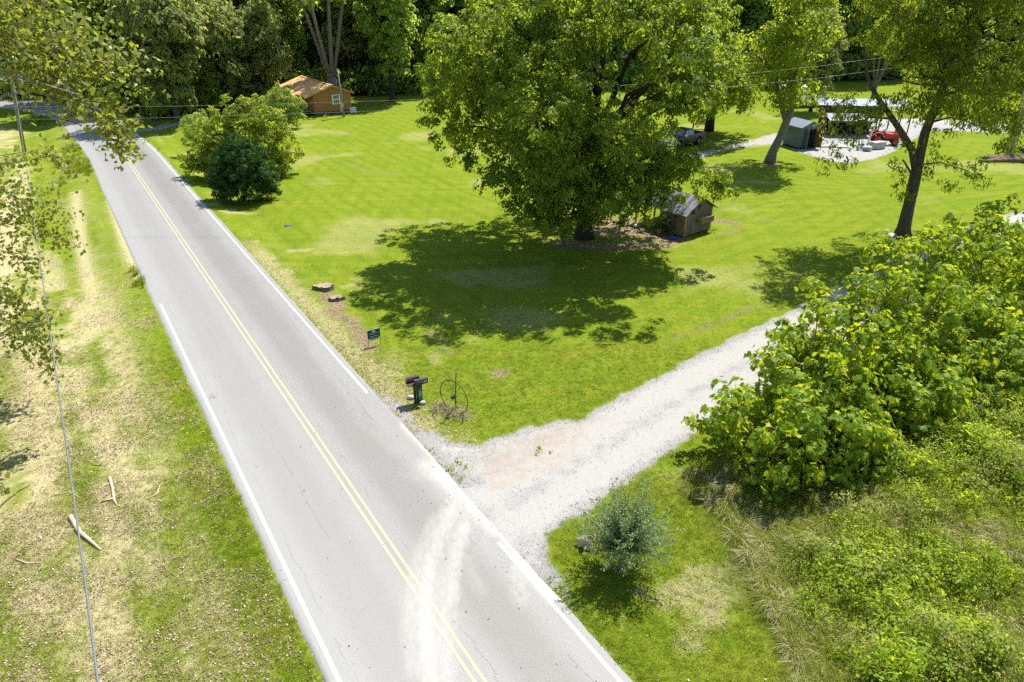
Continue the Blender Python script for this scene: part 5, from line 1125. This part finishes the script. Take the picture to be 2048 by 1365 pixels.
# ---- coop under the maple
A_, B_ = G(1367, 475), G(1418, 459); wv = (B_ - A_); Wc = wv.length; cz_ = math.atan2(wv.y, wv.x)
co = thing('coop', 'small weathered board chicken coop with a dark tin roof, tucked under the huge maple', 'coop', (A_.x, A_.y, 0), cz_)
Lc, ec, pk = 4.4, 1.75, 2.55
gab = lambda t: ec + (pk - ec) * (1 - abs(t - .5) * 2)
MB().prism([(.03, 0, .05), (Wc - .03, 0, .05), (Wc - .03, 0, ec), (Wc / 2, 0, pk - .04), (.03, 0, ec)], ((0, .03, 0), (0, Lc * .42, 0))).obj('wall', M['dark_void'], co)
z = .05
while z < pk - .1:
    x0, x1 = (0, Wc) if z < ec - .1 else (Wc / 2 * (z + .12 - ec) / (pk - ec), Wc - Wc / 2 * (z + .12 - ec) / (pk - ec))
    MB().box(((x0 + x1) / 2, .0 + .004 * math.sin(z * 20), z + .07), (max(x1 - x0, .1), .03, .145)).obj('plank', M['coop_wood'], co); z += .155
for x in (.0, Wc): MB().box((x, -.03, ec / 2 + .03), (.12, .06, ec)).obj('corner_post', M['coop_trim'], co)
z = .05
while z < ec - .1: MB().box((-.015, Lc * .21, z + .07), (.03, Lc * .42, .145)).obj('plank', M['coop_wood'], co); z += .155
for y in (Lc * .62, Lc * .82, Lc): 
    for x in (0, Wc): MB().box((x, y, ec / 2), (.1, .1, ec)).obj('post', M['coop_trim'], co)
MB().box((Wc, Lc * .7, .5), (.03, Lc * .58, .9)).obj('back_wall', M['coop_wood'], co)
rf = MB(); o1 = .28
slab(rf, [(-.3, -o1, ec - .2), (Wc / 2, -o1, pk), (Wc / 2, Lc + .2, pk), (-.3, Lc + .2, ec - .2)], .03); slab(rf, [(Wc / 2, -o1, pk), (Wc + .3, -o1, ec - .2), (Wc + .3, Lc + .2, ec - .2), (Wc / 2, Lc + .2, pk)], .03)
ro = rf.obj('roof', M['tin_old'], co); rb = MB(); roof_ribs(rb, (-.3, -o1, ec - .2), (-.3, Lc + .2, ec - .2), (Wc / 2, -o1, pk), (Wc / 2, Lc + .2, pk), 18, .035, .03); roof_ribs(rb, (Wc + .3, -o1, ec - .2), (Wc + .3, Lc + .2, ec - .2), (Wc / 2, -o1, pk), (Wc / 2, Lc + .2, pk), 18, .035, .03); rb.obj('rib', M['tin_old'], ro, kind='stuff')
nb = MB().box((Wc * .68, -.24, .95), (Wc * .50, .40, .36)).obj('nest_box', M['coop_wood'], co); MB().box((Wc * .68, -.26, 1.15), (Wc * .54, .48, .035), rx=R_(-8)).obj('lid', M['coop_trim'], nb)
MB().box((Wc * .30, -.05, .55), (.42, .03, .95)).obj('hatch', M['grey_shed'], co)
for sx, sz in ((.26, 1.62), (.48, 1.90)):
    st_ = []; 
    for i in range(10): t = i * math.pi / 5 + math.pi / 2; r = .19 if i % 2 == 0 else .08; st_.append((Wc * sx + r * math.cos(t), -.06, sz + r * math.sin(t)))
    MB().prism(st_, ((0, 0, 0), (0, -.02, 0))).obj('star', M['rust'], co)
def cop(lx, ly, z=0): c, s_ = math.cos(cz_), math.sin(cz_); return Vector((A_.x + lx * c - ly * s_, A_.y + lx * s_ + ly * c, z))
q = cop(-.5, .9); shrub('climbing_vine', 'dark leafy vine covering the open front of the coop', 'vine', q, [(0, 0, .5, .55), (-.3, .7, .5, .5), (0, .3, 1.2, .45), (-.1, 1.0, 1.0, .4), (-.35, .1, .3, .4)], .1, 'rhomb', M['yew'], 5, .2, 12, .4, stems=3)
q = cop(Wc * .75, -.55); shrub('potted_plant', 'small dark plants at the foot of the coop end wall below the nest box', 'plant', q, [(-.3, 0, .12, .16), (.15, 0, .14, .18), (.5, .1, .14, .15)], .06, 'rhomb', M['yew'], 8, .1, 8, .4, stems=2)
def hen(label, px, py, rz_, mat):
    q = G(px, py); o = thing('hen', label, 'chicken', q, rz_, 'hens around the coop'); prof = [(-.17, .20, .03), (-.12, .21, .08), (0, .19, .11), (.1, .20, .09), (.15, .27, .05), (.17, .34, .04), (.19, .37, .035), (.21, .36, .01)]
    MB().tube([(x, 0, z) for x, z, r in prof], [r for _, _, r in prof], 10).obj('body', M[mat], o, True)
    MB().add([(-.14, -.03, .2), (-.14, .03, .2), (-.28, .02, .36), (-.28, -.02, .36), (-.2, 0, .14)], [(0, 1, 2, 3), (0, 3, 4), (1, 4, 2), (2, 4, 3), (0, 4, 1)]).obj('tail', M[mat], o)
    MB().box((.19, 0, .415), (.06, .012, .03)).obj('comb', M['comb'], o); MB().cyl((.21, 0, .36), (.25, 0, .35), .012, 6, .002).obj('beak', M['terracotta'], o)
    for y in (-.035, .035): MB().tube([(0, y, .13), (0, y, .01), (.05, y, .005)], .009, 5).obj('leg', M['terracotta'], o)
hen('white hen pecking in the sunny patch in front of the coop', 1283, 466, 2.4, 'feather'); hen('whitish hen nearer the dark opening of the coop', 1272, 457, .4, 'feather'); hen('pale hen farthest left in the deep shade by the coop', 1255, 452, 1.2, 'feather'); hen('dark speckled hen in the shade between maple trunk and coop', 1228, 450, 4, 'feather_dark')
q = G(1254, 441); o = thing('feeder', 'pale hanging feeder bucket in the shade left of the coop', 'feeder', q); MB().cyl((0, 0, .25), (0, 0, .6), .16, 14, .14).obj('bucket', M['concrete'], o); MB().cyl((0, 0, .2), (0, 0, .25), .24, 14).obj('tray', M['concrete'], o)
q = cop(-.75, 1.55); o = thing('plant_pot', 'orange pot in the shade at the coop front', 'pot', q); MB().cyl((0, 0, 0), (0, 0, .3), .13, 12, .19).obj('pot', M['terracotta'], o); MB().cyl((0, 0, .27), (0, 0, .34), .21, 12, .21).obj('rim', M['terracotta'], o)
q = G(1345, 478); tag(MB().blob((q.x, q.y, .06), (.4, .14, .10), 3, .15).obj('plastic_tub', M['blue'], None, True), 'blue plastic tub lying in the vine at the coop front', 'tub')
q = G(1210, 446); lad = thing('ladder_gate', 'narrow dark slatted gate standing in the shade between maple trunk and coop', 'gate', q, R_(8))
for s_ in (-1, 1): MB().box((s_ * .45, 0, .85), (.06, .05, 1.7)).obj('post', M['rust'], lad)
for i in range(9): MB().box((0, 0, .25 + i * .17), (.84, .04, .06)).obj('slat', M['rust'], lad)
q = G(1455, 440);
# board leaning at the foot of the forked tree
q = G(1783, 472); tag(MB().box((q.x, q.y, Z(q.x, q.y) + .10), (.75, .40, .05), rz=.5, rx=.25).obj('flat_stone', M['rock'], None, bevel=.01), 'flat grey slab leaning at the foot of the forked tree', 'stone')

# ---- grey shed with open doors
SZ = math.atan2(.35, 1.0); a = G(1597, 299); sh_ = thing('garden_shed', 'grey-green shed with a pale tin roof and two doors swung open', 'shed', (a.x, a.y, 0), SZ)
Ws, Ds, hf, hb = 2.3, 2.6, 2.25, 2.75
MB().box((Ws / 2, Ds / 2, .08), (Ws + .1, Ds, .12)).obj('skid', M['dark_void'], sh_)
sl = MB(); sl.add([(0, 0, .14), (0, Ds, .14), (0, Ds, hf), (0, Ds / 2, hb), (0, 0, hf), (.05, 0, .14), (.05, Ds, .14), (.05, Ds, hf), (.05, Ds / 2, hb), (.05, 0, hf)], [(0, 1, 2, 3, 4), (9, 8, 7, 6, 5), (0, 4, 9, 5), (1, 6, 7, 2), (2, 7, 8, 3), (3, 8, 9, 4), (0, 5, 6, 1)])
MB().box((.025, Ds / 2, hf / 2 + .07), (.05, Ds, hf - .14)).obj('side_wall', M['grey_shed'], sh_)
MB().box((Ws - .025, Ds / 2, hf / 2 + .07), (.05, Ds, hf - .14)).obj('side_wall', M['grey_shed'], sh_)
MB().box((Ws / 2, Ds - .025, hf / 2 + .07), (Ws - .12, .05, hf - .14)).obj('back_wall', M['shed_inside'], sh_)
MB().box((.34, .025, hf / 2 + .07), (.56, .05, hf - .14)).obj('front_wall', M['grey_shed'], sh_); MB().box((Ws - .17, .025, hf / 2 + .07), (.22, .05, hf - .14)).obj('front_wall', M['grey_shed'], sh_)
MB().prism([(.0, 0, hf - .25), (Ws, 0, hf - .25), (Ws, 0, hf), (Ws / 2, 0, hb), (0, 0, hf)], ((0, -.012, 0), (0, .05, 0))).obj('gable', M['grey_shed'], sh_)
MB().prism([(.0, 0, hf - .05), (Ws, 0, hf - .05), (Ws, 0, hf), (Ws / 2, 0, hb), (0, 0, hf)], ((0, Ds - .05, 0), (0, Ds, 0))).obj('gable', M['grey_shed'], sh_)
rf = MB(); slab(rf, [(-.2, -.2, hf - .08), (Ws / 2, -.2, hb + .01), (Ws / 2, Ds + .2, hb + .01), (-.2, Ds + .2, hf - .08)], .04); slab(rf, [(Ws / 2, -.2, hb + .01), (Ws + .2, -.2, hf - .08), (Ws + .2, Ds + .2, hf - .08), (Ws / 2, Ds + .2, hb + .01)], .04); rf.obj('roof', M['tin'], sh_)
MB().box((.62 - .35 * math.cos(1.25), -.35 * math.sin(1.25) - .03, 1.10), (.72, .04, 1.85), rz=R_(70)).obj('door', M['grey_shed'], sh_)
MB().box((Ws - .30, -.42, 1.10), (.04, .78, 1.85), rz=R_(12)).obj('door', M['shed_inside'], sh_, label='open door showing its bare plywood inner face')
MB().box((Ws / 2 + .2, -.06, hf + .12), (.18, .03, .16)).obj('vent', M['white'], sh_)
q = G(1637, 293); tb_ = thing('trash_bin', 'dark bin with a pale lid beside the open shed door', 'bin', q); MB().cyl((0, 0, 0), (0, 0, .75), .26, 14, .32).obj('body', M['bin_green'], tb_); MB().cyl((0, 0, .75), (0, 0, .82), .35, 14, .30).obj('lid', M['tin'], tb_)

# ---- brown pavilion with lean-to
PZ = math.atan2(-1.2, 9.5); a = G(1646, 272); pv = thing('pavilion', 'brown board barn with grey tin roofs and an open lean-to, beside the grey shed', 'barn', (a.x, a.y, 0), PZ)
def pvp(px, py, z): 
    q = G(px, py, z); return q
Lp = 7.6
MB().box((Lp * .36, 3.0, 1.45), (Lp * .72, .08, 2.9)).obj('back_wall', M['barn_board'], pv)
MB().box((.04, 1.5, 1.2), (.08, 2.9, 2.4)).obj('side_wall', M['barn_board'], pv)
MB().box((Lp * .36, 1.5, .7), (Lp * .70, .08, 1.3)).obj('painted_shade_panel', M['dark_void'], pv)  # near-black panel added to paint the shade under the lean-to
for i in range(7): MB().box((Lp * .46, 2.93, 2.05 + i * .125), (Lp * .96, .04, .12)).obj('board', M['barn_board'], pv)
rf = MB(); slab(rf, [(-.3, 2.7, 2.95), (Lp + 2.6, 2.7, 2.95), (Lp + 2.6, 5.6, 3.35), (-.3, 5.6, 3.35)], .04); rf.obj('upper_roof', M['tin'], pv)
rf = MB(); slab(rf, [(.3, -.5, 1.75), (Lp * .72, -.5, 1.75), (Lp * .72, 2.2, 2.15), (.3, 2.2, 2.15)], .04); rf.obj('lower_roof', M['tin'], pv)
MB().box((Lp * .37, -.47, 1.68), (Lp * .68, .05, .14)).obj('fascia', M['brown_post'], pv)
for x in (.35, Lp * .36, Lp * .71): MB().box((x, -.4, .85), (.12, .12, 1.7)).obj('post', M['brown_post'], pv)
for x in (Lp * .90, Lp + 1.2, Lp + 2.5): MB().box((x, 2.75, 1.45), (.11, .11, 2.9)).obj('post', M['brown_post'], pv)
for x in (Lp * .90, Lp + 1.2, Lp + 2.5): MB().box((x, 5.5, 1.6), (.11, .11, 3.2)).obj('post', M['brown_post'], pv)
q = G(1734, 290); MBp = thing('drain_pipe', 'leaning white pipe at the right end of the lean-to', 'pipe', q); MB().tube([(0, 0, 0), (.35, 0, 2.0)], .09, 10).obj('pipe', M['white'], MBp, True); MB().ring((.35, 0, 2.0), (.2, 0, 1), .1, .02, 14, 5).obj('collar', M['white'], MBp)
q = G(1716, 300); pt = thing('propane_tank', 'white propane cylinder standing on the gravel before the lean-to', 'gas cylinder', q); MB().tube([(0, 0, .05), (0, 0, .12), (0, 0, .5), (0, 0, .6), (0, 0, .66)], [.15, .22, .22, .17, .06], 14).obj('tank', M['white'], pt, True); MB().ring((0, 0, .72), (0, 0, 1), .11, .02, 14, 5).obj('collar', M['white'], pt)
q = G(1724, 298); pt = thing('gas_bottle', 'grey gas cylinder right beside the white one', 'gas cylinder', q); MB().tube([(0, 0, .03), (0, 0, .1), (0, 0, .45), (0, 0, .55), (0, 0, .6)], [.12, .17, .17, .12, .05], 12).obj('tank', M['tin'], pt, True); MB().ring((0, 0, .64), (0, 0, 1), .09, .015, 12, 5).obj('collar', M['tin'], pt)
q = G(1733, 302); bk = thing('stone_trough', 'round pale stone tub right of the gas cylinders', 'tub', q); MB().blob((0, 0, .25), (.55, .45, .28), 8, .12).obj('tub', M['rock'], bk, True); MB().blob((.05, 0, .42), (.38, .3, .10), 9, .12).obj('lid', M['white'], bk, True)
q = G(1755, 298); bx_ = thing('storage_box', 'long pale grey lidded deck box on the gravel in front of the red tractor', 'storage box', q, .32); MB().box((0, .1, .33), (1.5, .75, .62)).obj('body', M['concrete'], bx_, bevel=.03); MB().box((0, .1, .68), (1.56, .82, .09)).obj('lid', M['concrete'], bx_, bevel=.03)
for s_ in (-1, 1): MB().box((s_ * .5, -.29, .5), (.12, .03, .08)).obj('latch', M['metal'], bx_)
q = G(1668, 296); tag(MB().box((q.x, q.y + .8, .06), (3.2, 1.4, .10), rz=-.1).obj('concrete_slab', M['concrete'], None, bevel=.02), 'low concrete slab in front of the lean-to, behind hanging leaves', 'slab')

# ---- red tractor
q = G(1778, 293); q.y += 1.0; tc_ = thing('tractor', 'red compact tractor parked under the right end of the tin roof', 'tractor', q, R_(-18))
def wheel(parent, c, r, wd, rimmat='chrome', name='wheel'):
    w_ = MB().tube([(c[0], c[1] - wd / 2, c[2]), (c[0], c[1] - wd * .4, c[2]), (c[0], c[1] + wd * .4, c[2]), (c[0], c[1] + wd / 2, c[2])], [r * .88, r, r, r * .88], 22).obj(name, M['tyre'], parent)
    MB().cyl((c[0], c[1] - wd * .52, c[2]), (c[0], c[1] + wd * .52, c[2]), r * .56, 16).obj('rim', M[rimmat], w_); MB().cyl((c[0], c[1] - wd * .56, c[2]), (c[0], c[1] + wd * .56, c[2]), r * .15, 10).obj('hub', M['black'], w_); return w_
for y in (-.62, .62): wheel(tc_, (-.9, y, .6), .6, .34, 'tractor_red')
for y in (-.55, .55): wheel(tc_, (.85, y, .38), .38, .24, 'tractor_red')
MB().prism([(-.2, 0, .65), (1.25, 0, .6), (1.3, 0, .95), (1.1, 0, 1.12), (-.2, 0, 1.28)], ((0, -.3, 0), (0, .3, 0))).obj('hood', M['tractor_red'], tc_, bevel=.05)
MB().box((0, 0, .55), (1.9, .4, .3)).obj('chassis', M['black'], tc_)
for y in (-.62, .62):
    fd = [( -.9 + .72 * math.cos(t), 0, .6 + .72 * math.sin(t)) for t in np.linspace(.1, math.pi - .1, 10)] + [(-.9 + .66 * math.cos(t), 0, .6 + .66 * math.sin(t)) for t in np.linspace(math.pi - .1, .1, 10)]
    MB().prism(fd, ((0, y - .22, 0), (0, y + .22, 0))).obj('fender', M['tractor_red'], tc_)
MB().box((-.8, 0, 1.05), (.45, .5, .12)).obj('seat', M['black'], tc_); MB().box((-1.02, 0, 1.3), (.1, .48, .45), ry=R_(-10)).obj('seat_back', M['black'], tc_)
MB().tube([(-.2, 0, 1.2), (-.42, 0, 1.42)], .025, 6).obj('steering_column', M['black'], tc_); MB().ring((-.44, 0, 1.44), (-.6, 0, .8), .18, .018, 20, 5).obj('steering_wheel', M['black'], tc_)
for y in (-.5, .5): MB().beam((-1.25, y, .8), (-1.35, y, 2.3), .06).obj('roll_bar', M['black'], tc_)
MB().beam((-1.35, -.53, 2.3), (-1.35, .53, 2.3), .06).obj('roll_bar_top', M['black'], tc_)
for y in (-.5, .5): MB().tube([(0, y, 1.0), (.8, y, 1.25), (1.35, y, .95), (1.75, y, .3)], .06, 6).obj('loader_arm', M['tractor_red'], tc_)
MB().prism([(1.7, 0, .45), (1.75, 0, .05), (2.25, 0, .05), (2.2, 0, .10), (1.85, 0, .14), (1.78, 0, .45)], ((0, -.8, 0), (0, .8, 0))).obj('loader_bucket', M['tractor_red'], tc_)
for y in (-.2, .2): MB().cyl((1.29, y, .85), (1.33, y, .85), .07, 10).obj('headlight', M['glass'], tc_)

# ---- pickup truck
fw, rw = G(1357, 300), G(1397, 290); hd = math.atan2(fw.y - rw.y, fw.x - rw.x); mid = (fw + rw) / 2
tk = thing('pickup_truck', 'charcoal grey crew pickup with chrome bumper parked nose toward the huge maple', 'pickup truck', (mid.x + .9 * math.sin(-hd) * -1 * 0 - .95 * math.cos(hd + math.pi / 2), mid.y - .95 * math.sin(hd + math.pi / 2), 0), hd)
# profile in x (front +), z
wb = 1.8
def arch(cx, r=.52, zc=.42): return [(cx + r * math.cos(t), zc + r * math.sin(t)) for t in np.linspace(0, math.pi, 9)]
prof = [(2.85, .55), (2.85, .95), (2.75, 1.12), (1.35, 1.22), (-2.85, 1.28), (-2.9, .55)] + [(-2.35, .5)]
lower = []
body = [(2.85, .5), (2.9, .85), (2.78, 1.13), (1.35, 1.22), (-.95, 1.26), (-.95, 1.2), (-.95, .62)]
prf = [(2.88, .48), (2.9, .9), (2.74, 1.13), (1.3, 1.22), (-.9, 1.24), (-.9, .5)] + arch(wb)[::-1][:0]
lowpts = [(-.9, .45)] + [p for p in arch(wb)[::-1]] + [(2.88, .48)]
fr = [(2.9, .9), (2.74, 1.13), (1.3, 1.22), (-.9, 1.24)] + lowpts
MB().prism([(x, 0, z) for x, z in fr], ((0, -.98, 0), (0, .98, 0))).obj('front_body', M['truck_paint'], tk, bevel=.04)
bs = [(-.93, 1.26), (-2.88, 1.28), (-2.92, .5)] + arch(-wb)[::-1] + [(-.93, .45)]
for y in (-.93, .93): MB().prism([(x, 0, z) for x, z in bs], ((0, y - .05, 0), (0, y + .05, 0))).obj('bed_side', M['truck_paint'], tk, bevel=.02)
MB().box((-1.9, 0, .72), (1.95, 1.76, .06)).obj('bed_floor', M['black'], tk); MB().box((-2.88, 0, .88), (.07, 1.76, .76)).obj('tailgate', M['truck_paint'], tk, bevel=.02); MB().box((-.95, 0, .9), (.06, 1.76, .7)).obj('bed_front', M['truck_paint'], tk)
cb = [(1.25, 1.2), (.45, 1.82), (-.75, 1.84), (-.93, 1.22)]
cabm = MB(); n4 = []
for (x, z) in cb: n4 += [(x, -.97 if z < 1.5 else -.78, z), (x, .97 if z < 1.5 else .78, z)]
cabm.add(n4, [(0, 1, 3, 2), (2, 3, 5, 4), (4, 5, 7, 6), (0, 2, 4, 6), (7, 5, 3, 1), (6, 7, 1, 0)]).obj('cab', M['truck_paint'], tk, bevel=.03)
MB().add([(1.19, -.82, 1.27), (1.19, .82, 1.27), (.53, .70, 1.79), (.53, -.70, 1.79)], [(0, 1, 2, 3)]).obj('windshield', M['glass'], tk).location = (.012, 0, .012)
for s_ in (-1, 1):
    for x0, x1 in ((.12, .92), (-.68, .04)):
        zt = 1.74; xt = min(x1, .48 + .0); MB().add([(x0, s_ * .965, 1.28), (x1, s_ * .965, 1.28), (xt if x1 > .5 else x1, s_ * .80, zt), (x0, s_ * .80, zt)], [(0, 1, 2, 3)]).obj('side_window', M['glass'], tk).location = (0, s_ * .006, 0)
    MB().box((.95, s_ * 1.1, 1.32), (.14, .2, .22)).obj('mirror', M['chrome'], tk, bevel=.02); MB().box((2.83, s_ * .78, .88), (.16, .34, .24)).obj('headlight', M['white'], tk, bevel=.02); MB().box((-2.93, s_ * .88, .98), (.04, .14, .34)).obj('tail_light', M['red'], tk)
    MB().box((.1, s_ * .99, 1.05), (.16, .02, .035)).obj('door_handle', M['chrome'], tk)
MB().box((-.86, 0, 1.53), (.02, 1.3, .4), ry=R_(-14)).obj('rear_window', M['glass'], tk)
MB().box((2.9, 0, .86), (.08, 1.15, .34)).obj('grille', M['chrome'], tk, bevel=.02); MB().box((2.97, 0, .52), (.2, 1.95, .28)).obj('bumper', M['chrome'], tk, bevel=.05); MB().box((-3.02, 0, .55), (.16, 1.85, .2)).obj('rear_bumper', M['chrome'], tk, bevel=.03)
for x in (wb, -wb):
    for y in (-.86, .86): wheel(tk, (x, y, .41), .41, .28)
# swing bench between the maples
q = G(1402, 258); sw = thing('swing_bench', 'dark wooden bench swing hanging in its frame behind the pickup', 'swing', q, R_(-10))
for s_ in (-1, 1):
    for dy in (-.6, .6): MB().beam((s_ * .95, dy, 0), (s_ * .9, 0, 2.1), .09).obj('leg', M['darkpost'], sw)
    MB().beam((s_ * .6, 0, 2.1), (s_ * .62, 0, .5), .02).obj('chain', M['rust'], sw)
MB().beam((-1.05, 0, 2.12), (1.05, 0, 2.12), .1).obj('beam', M['darkpost'], sw)
for i in range(4): MB().box((0, -.2 + i * .13, .48), (1.25, .10, .03)).obj('slat', M['darkpost'], sw)
for i in range(4): MB().box((0, .30 + i * .02, .60 + i * .13), (1.25, .03, .10)).obj('slat', M['darkpost'], sw)

# ---- white camper and pale car far behind the shed
q = G(1600, 212); cp = thing('camper', 'white travel camper glimpsed through the leaves of the leaning tree', 'camper', q, R_(10))
MB().prism([(-3.2, 0, .6), (3.0, 0, .6), (3.3, 0, 1.4), (2.9, 0, 2.7), (-3.2, 0, 2.8)], ((0, -1.15, 0), (0, 1.15, 0))).obj('body', M['white'], cp, bevel=.12)
for x in (-2.0, .2, 1.9): MB().box((x, -1.17, 1.9), (1.0, .04, .6)).obj('window', M['glass'], cp)
MB().box((-.95, -1.17, 1.55), (.65, .04, 1.75)).obj('door', M['tin'], cp)
MB().box((0, -1.17, 1.15), (6.2, .03, .10)).obj('stripe', M['blue'], cp)
for x in (-.5, .5): wheel(cp, (x, -1.0, .36), .36, .25)
MB().beam((3.0, 0, .6), (4.3, 0, .5), .12).obj('hitch', M['black'], cp)
q = G(1672, 222); cr = thing('parked_car', 'pale car parked at the edge of the far field behind the barn', 'car', q, R_(5))
MB().prism([(2.2, 0, .35), (2.2, 0, .75), (1.3, 0, .92), (.6, 0, 1.4), (-.9, 0, 1.42), (-1.7, 0, .98), (-2.2, 0, .9), (-2.2, 0, .35)], ((0, -.85, 0), (0, .85, 0))).obj('body', M['tin'], cr, bevel=.08)
for x0, x1 in ((.0, .85), (-1.1, -.08)): MB().prism([(x0, 0, .95), (x1, 0, .95), (min(x1, .55), 0, 1.32), (max(x0, -.85), 0, 1.32)], ((0, -.862, 0), (0, -.85, 0))).obj('window', M['glass'], cr)
MB().add([(1.22, -.72, .97), (1.22, .72, .97), (.62, .68, 1.38), (.62, -.68, 1.38)], [(0, 1, 2, 3)]).obj('windshield', M['glass'], cr).location = (.03, 0, .03)
for s_ in (-1, 1): MB().box((2.2, s_ * .6, .66), (.05, .3, .14)).obj('headlight', M['white'], cr)
for x in (1.35, -1.35):
    for y in (-.78, .78): wheel(cr, (x, y, .33), .33, .2)
# ---- brush heap at the right edge
q = G(2030, 322); q.z = Z(q.x, q.y); bh = thing('brush_heap', 'low heap of brown brush and dirt at the right edge of the lawn', 'brush heap', q)
MB().blob((0, 0, .1), (3.2, 1.0, .38), 12, .3, 18, 8).obj('mound', M['stump'], bh, True)
tb = MB()
for i in range(60): c = rng.normal(size=2) * (1.5, .45); a_ = rng.uniform(0, 3.1); l_ = rng.uniform(.2, .7); tb.tube([(c[0] - math.cos(a_) * l_, c[1] - math.sin(a_) * l_, .35), (c[0] + math.cos(a_) * l_, c[1] + math.sin(a_) * l_, .45 + rng.uniform(0, .2))], [.03, .012], 4)
tb.obj('sticks', M['bark_pale'], bh, kind='stuff')
q = G(2042, 313); ba = thing('barrel', 'dark barrel lying on the brush heap at the right edge', 'barrel', (q.x, q.y, q.z + .35)); MB().tube([(-.5, 0, .25), (-.4, 0, .25), (0, 0, .25), (.4, 0, .25), (.5, 0, .25)], [.27, .3, .33, .3, .27], 14).obj('body', M['black'], ba, True)
for x in (-.3, .3): MB().ring((x, 0, .25), (1, 0, 0), .315, .015, 20, 4).obj('hoop', M['rust'], ba)
# pale dead snag at the far right
q = AT(2042, 232, 75); q.z = 0; sn = thing('dead_tree', 'pale grey dead tree showing through the leaves at the right edge', 'tree', q)
tb = MB().tube([(0, 0, -.2), (.1, 0, 3), (-.1, 0, 6), (.15, 0, 9), (.1, 0, 12)], [.5, .42, .38, .3, .12], 10, wob=.12)
for i in range(6): a_ = i * 1.1; z0_ = 4 + i * 1.2; tb.tube([(0, 0, z0_), (math.cos(a_) * 1.0, math.sin(a_), z0_ + 1.2), (math.cos(a_) * 1.9, math.sin(a_) * 1.8, z0_ + 1.6)], [.14, .08, .03], 6)
tb.obj('trunk', M['deadwood'], sn, True)
# small post at the road bank, manhole-like lid on the lawn, roadside marker posts
for (x, y, h_, lab) in ((381, 322, 1.0, 'small dark box on a post in the shade of the roadside shrubs'),):
    q = G(x, y); q.z = Z(q.x, q.y); o = thing('post_box', lab, 'box', q); MB().box((0, 0, h_ / 2), (.09, .09, h_)).obj('post', M['darkpost'], o); MB().box((0, 0, h_ + .12), (.22, .45, .26)).obj('box', M['mailbox'], o, bevel=.02); MB().box((.12, .1, h_ + .18), (.015, .12, .04)).obj('flag', M['red'], o)
for (x, y, lab) in ((134, 238, 'small dark marker post at the edge of the bend, nearer one'), (62, 222, 'small dark marker post at the edge of the bend, farther one')):
    q = G(x, y); q.z = Z(q.x, q.y); tag(MB().box((q.x, q.y, q.z + .5), (.10, .10, 1.0), taper=.8).obj('marker_post', M['darkpost'], None), lab, 'post', 'marker posts at the bend')
q = G(577, 448); tag(MB().box((q.x, q.y, Z(q.x, q.y) + .02), (.55, .4, .05), rz=.3).obj('manhole_cover', M['block'], None, bevel=.01), 'small grey ground lid lying in the lawn near the road', 'lid')
# leafless sprig of weeds by the cabin pole and weeds at drive mouth
for (x, y, h_, lab) in ((655, 241, .9, 'sparse weed patch on the lawn in front of the orange cabin'), (1085, 905, .2, 'low green weed sprouting in the gravel near the drive mouth'), (914, 930, .2, 'small weed tuft growing at the very corner of road and drive')):
    q = G(x, y); q.z = Z(q.x, q.y) + .0; o = thing('weed_tuft', lab, 'weed', q); mesh_obj('leaves', leafy(5, h_, .25 + h_ * .4, .06 + h_ * .08, M['weed'], 16, int(x), 'rhomb'), None, o); MB().tube([(0, 0, -.03), (.02, 0, h_ * .7)], [.012, .004], 4).obj('stem', M['stalk'], o)
# dry grass clod on the road edge
q = G(427, 794); o = thing('straw_wisp', 'wisp of dry straw lying on the left edge line of the road', 'straw', (q.x, q.y, .0)); mesh_obj('blades', tuft(60, .05, .32, .012, M['straw'], 2.2, True, 77), None, o)
print('objects', len(bpy.data.objects), 'tris', sum(sum(len(p.vertices) - 2 for p in []) for m in []) or sum(len(m.loops) - 2 * len(m.polygons) for m in {o.data for o in COL.objects if o.type == 'MESH'}))
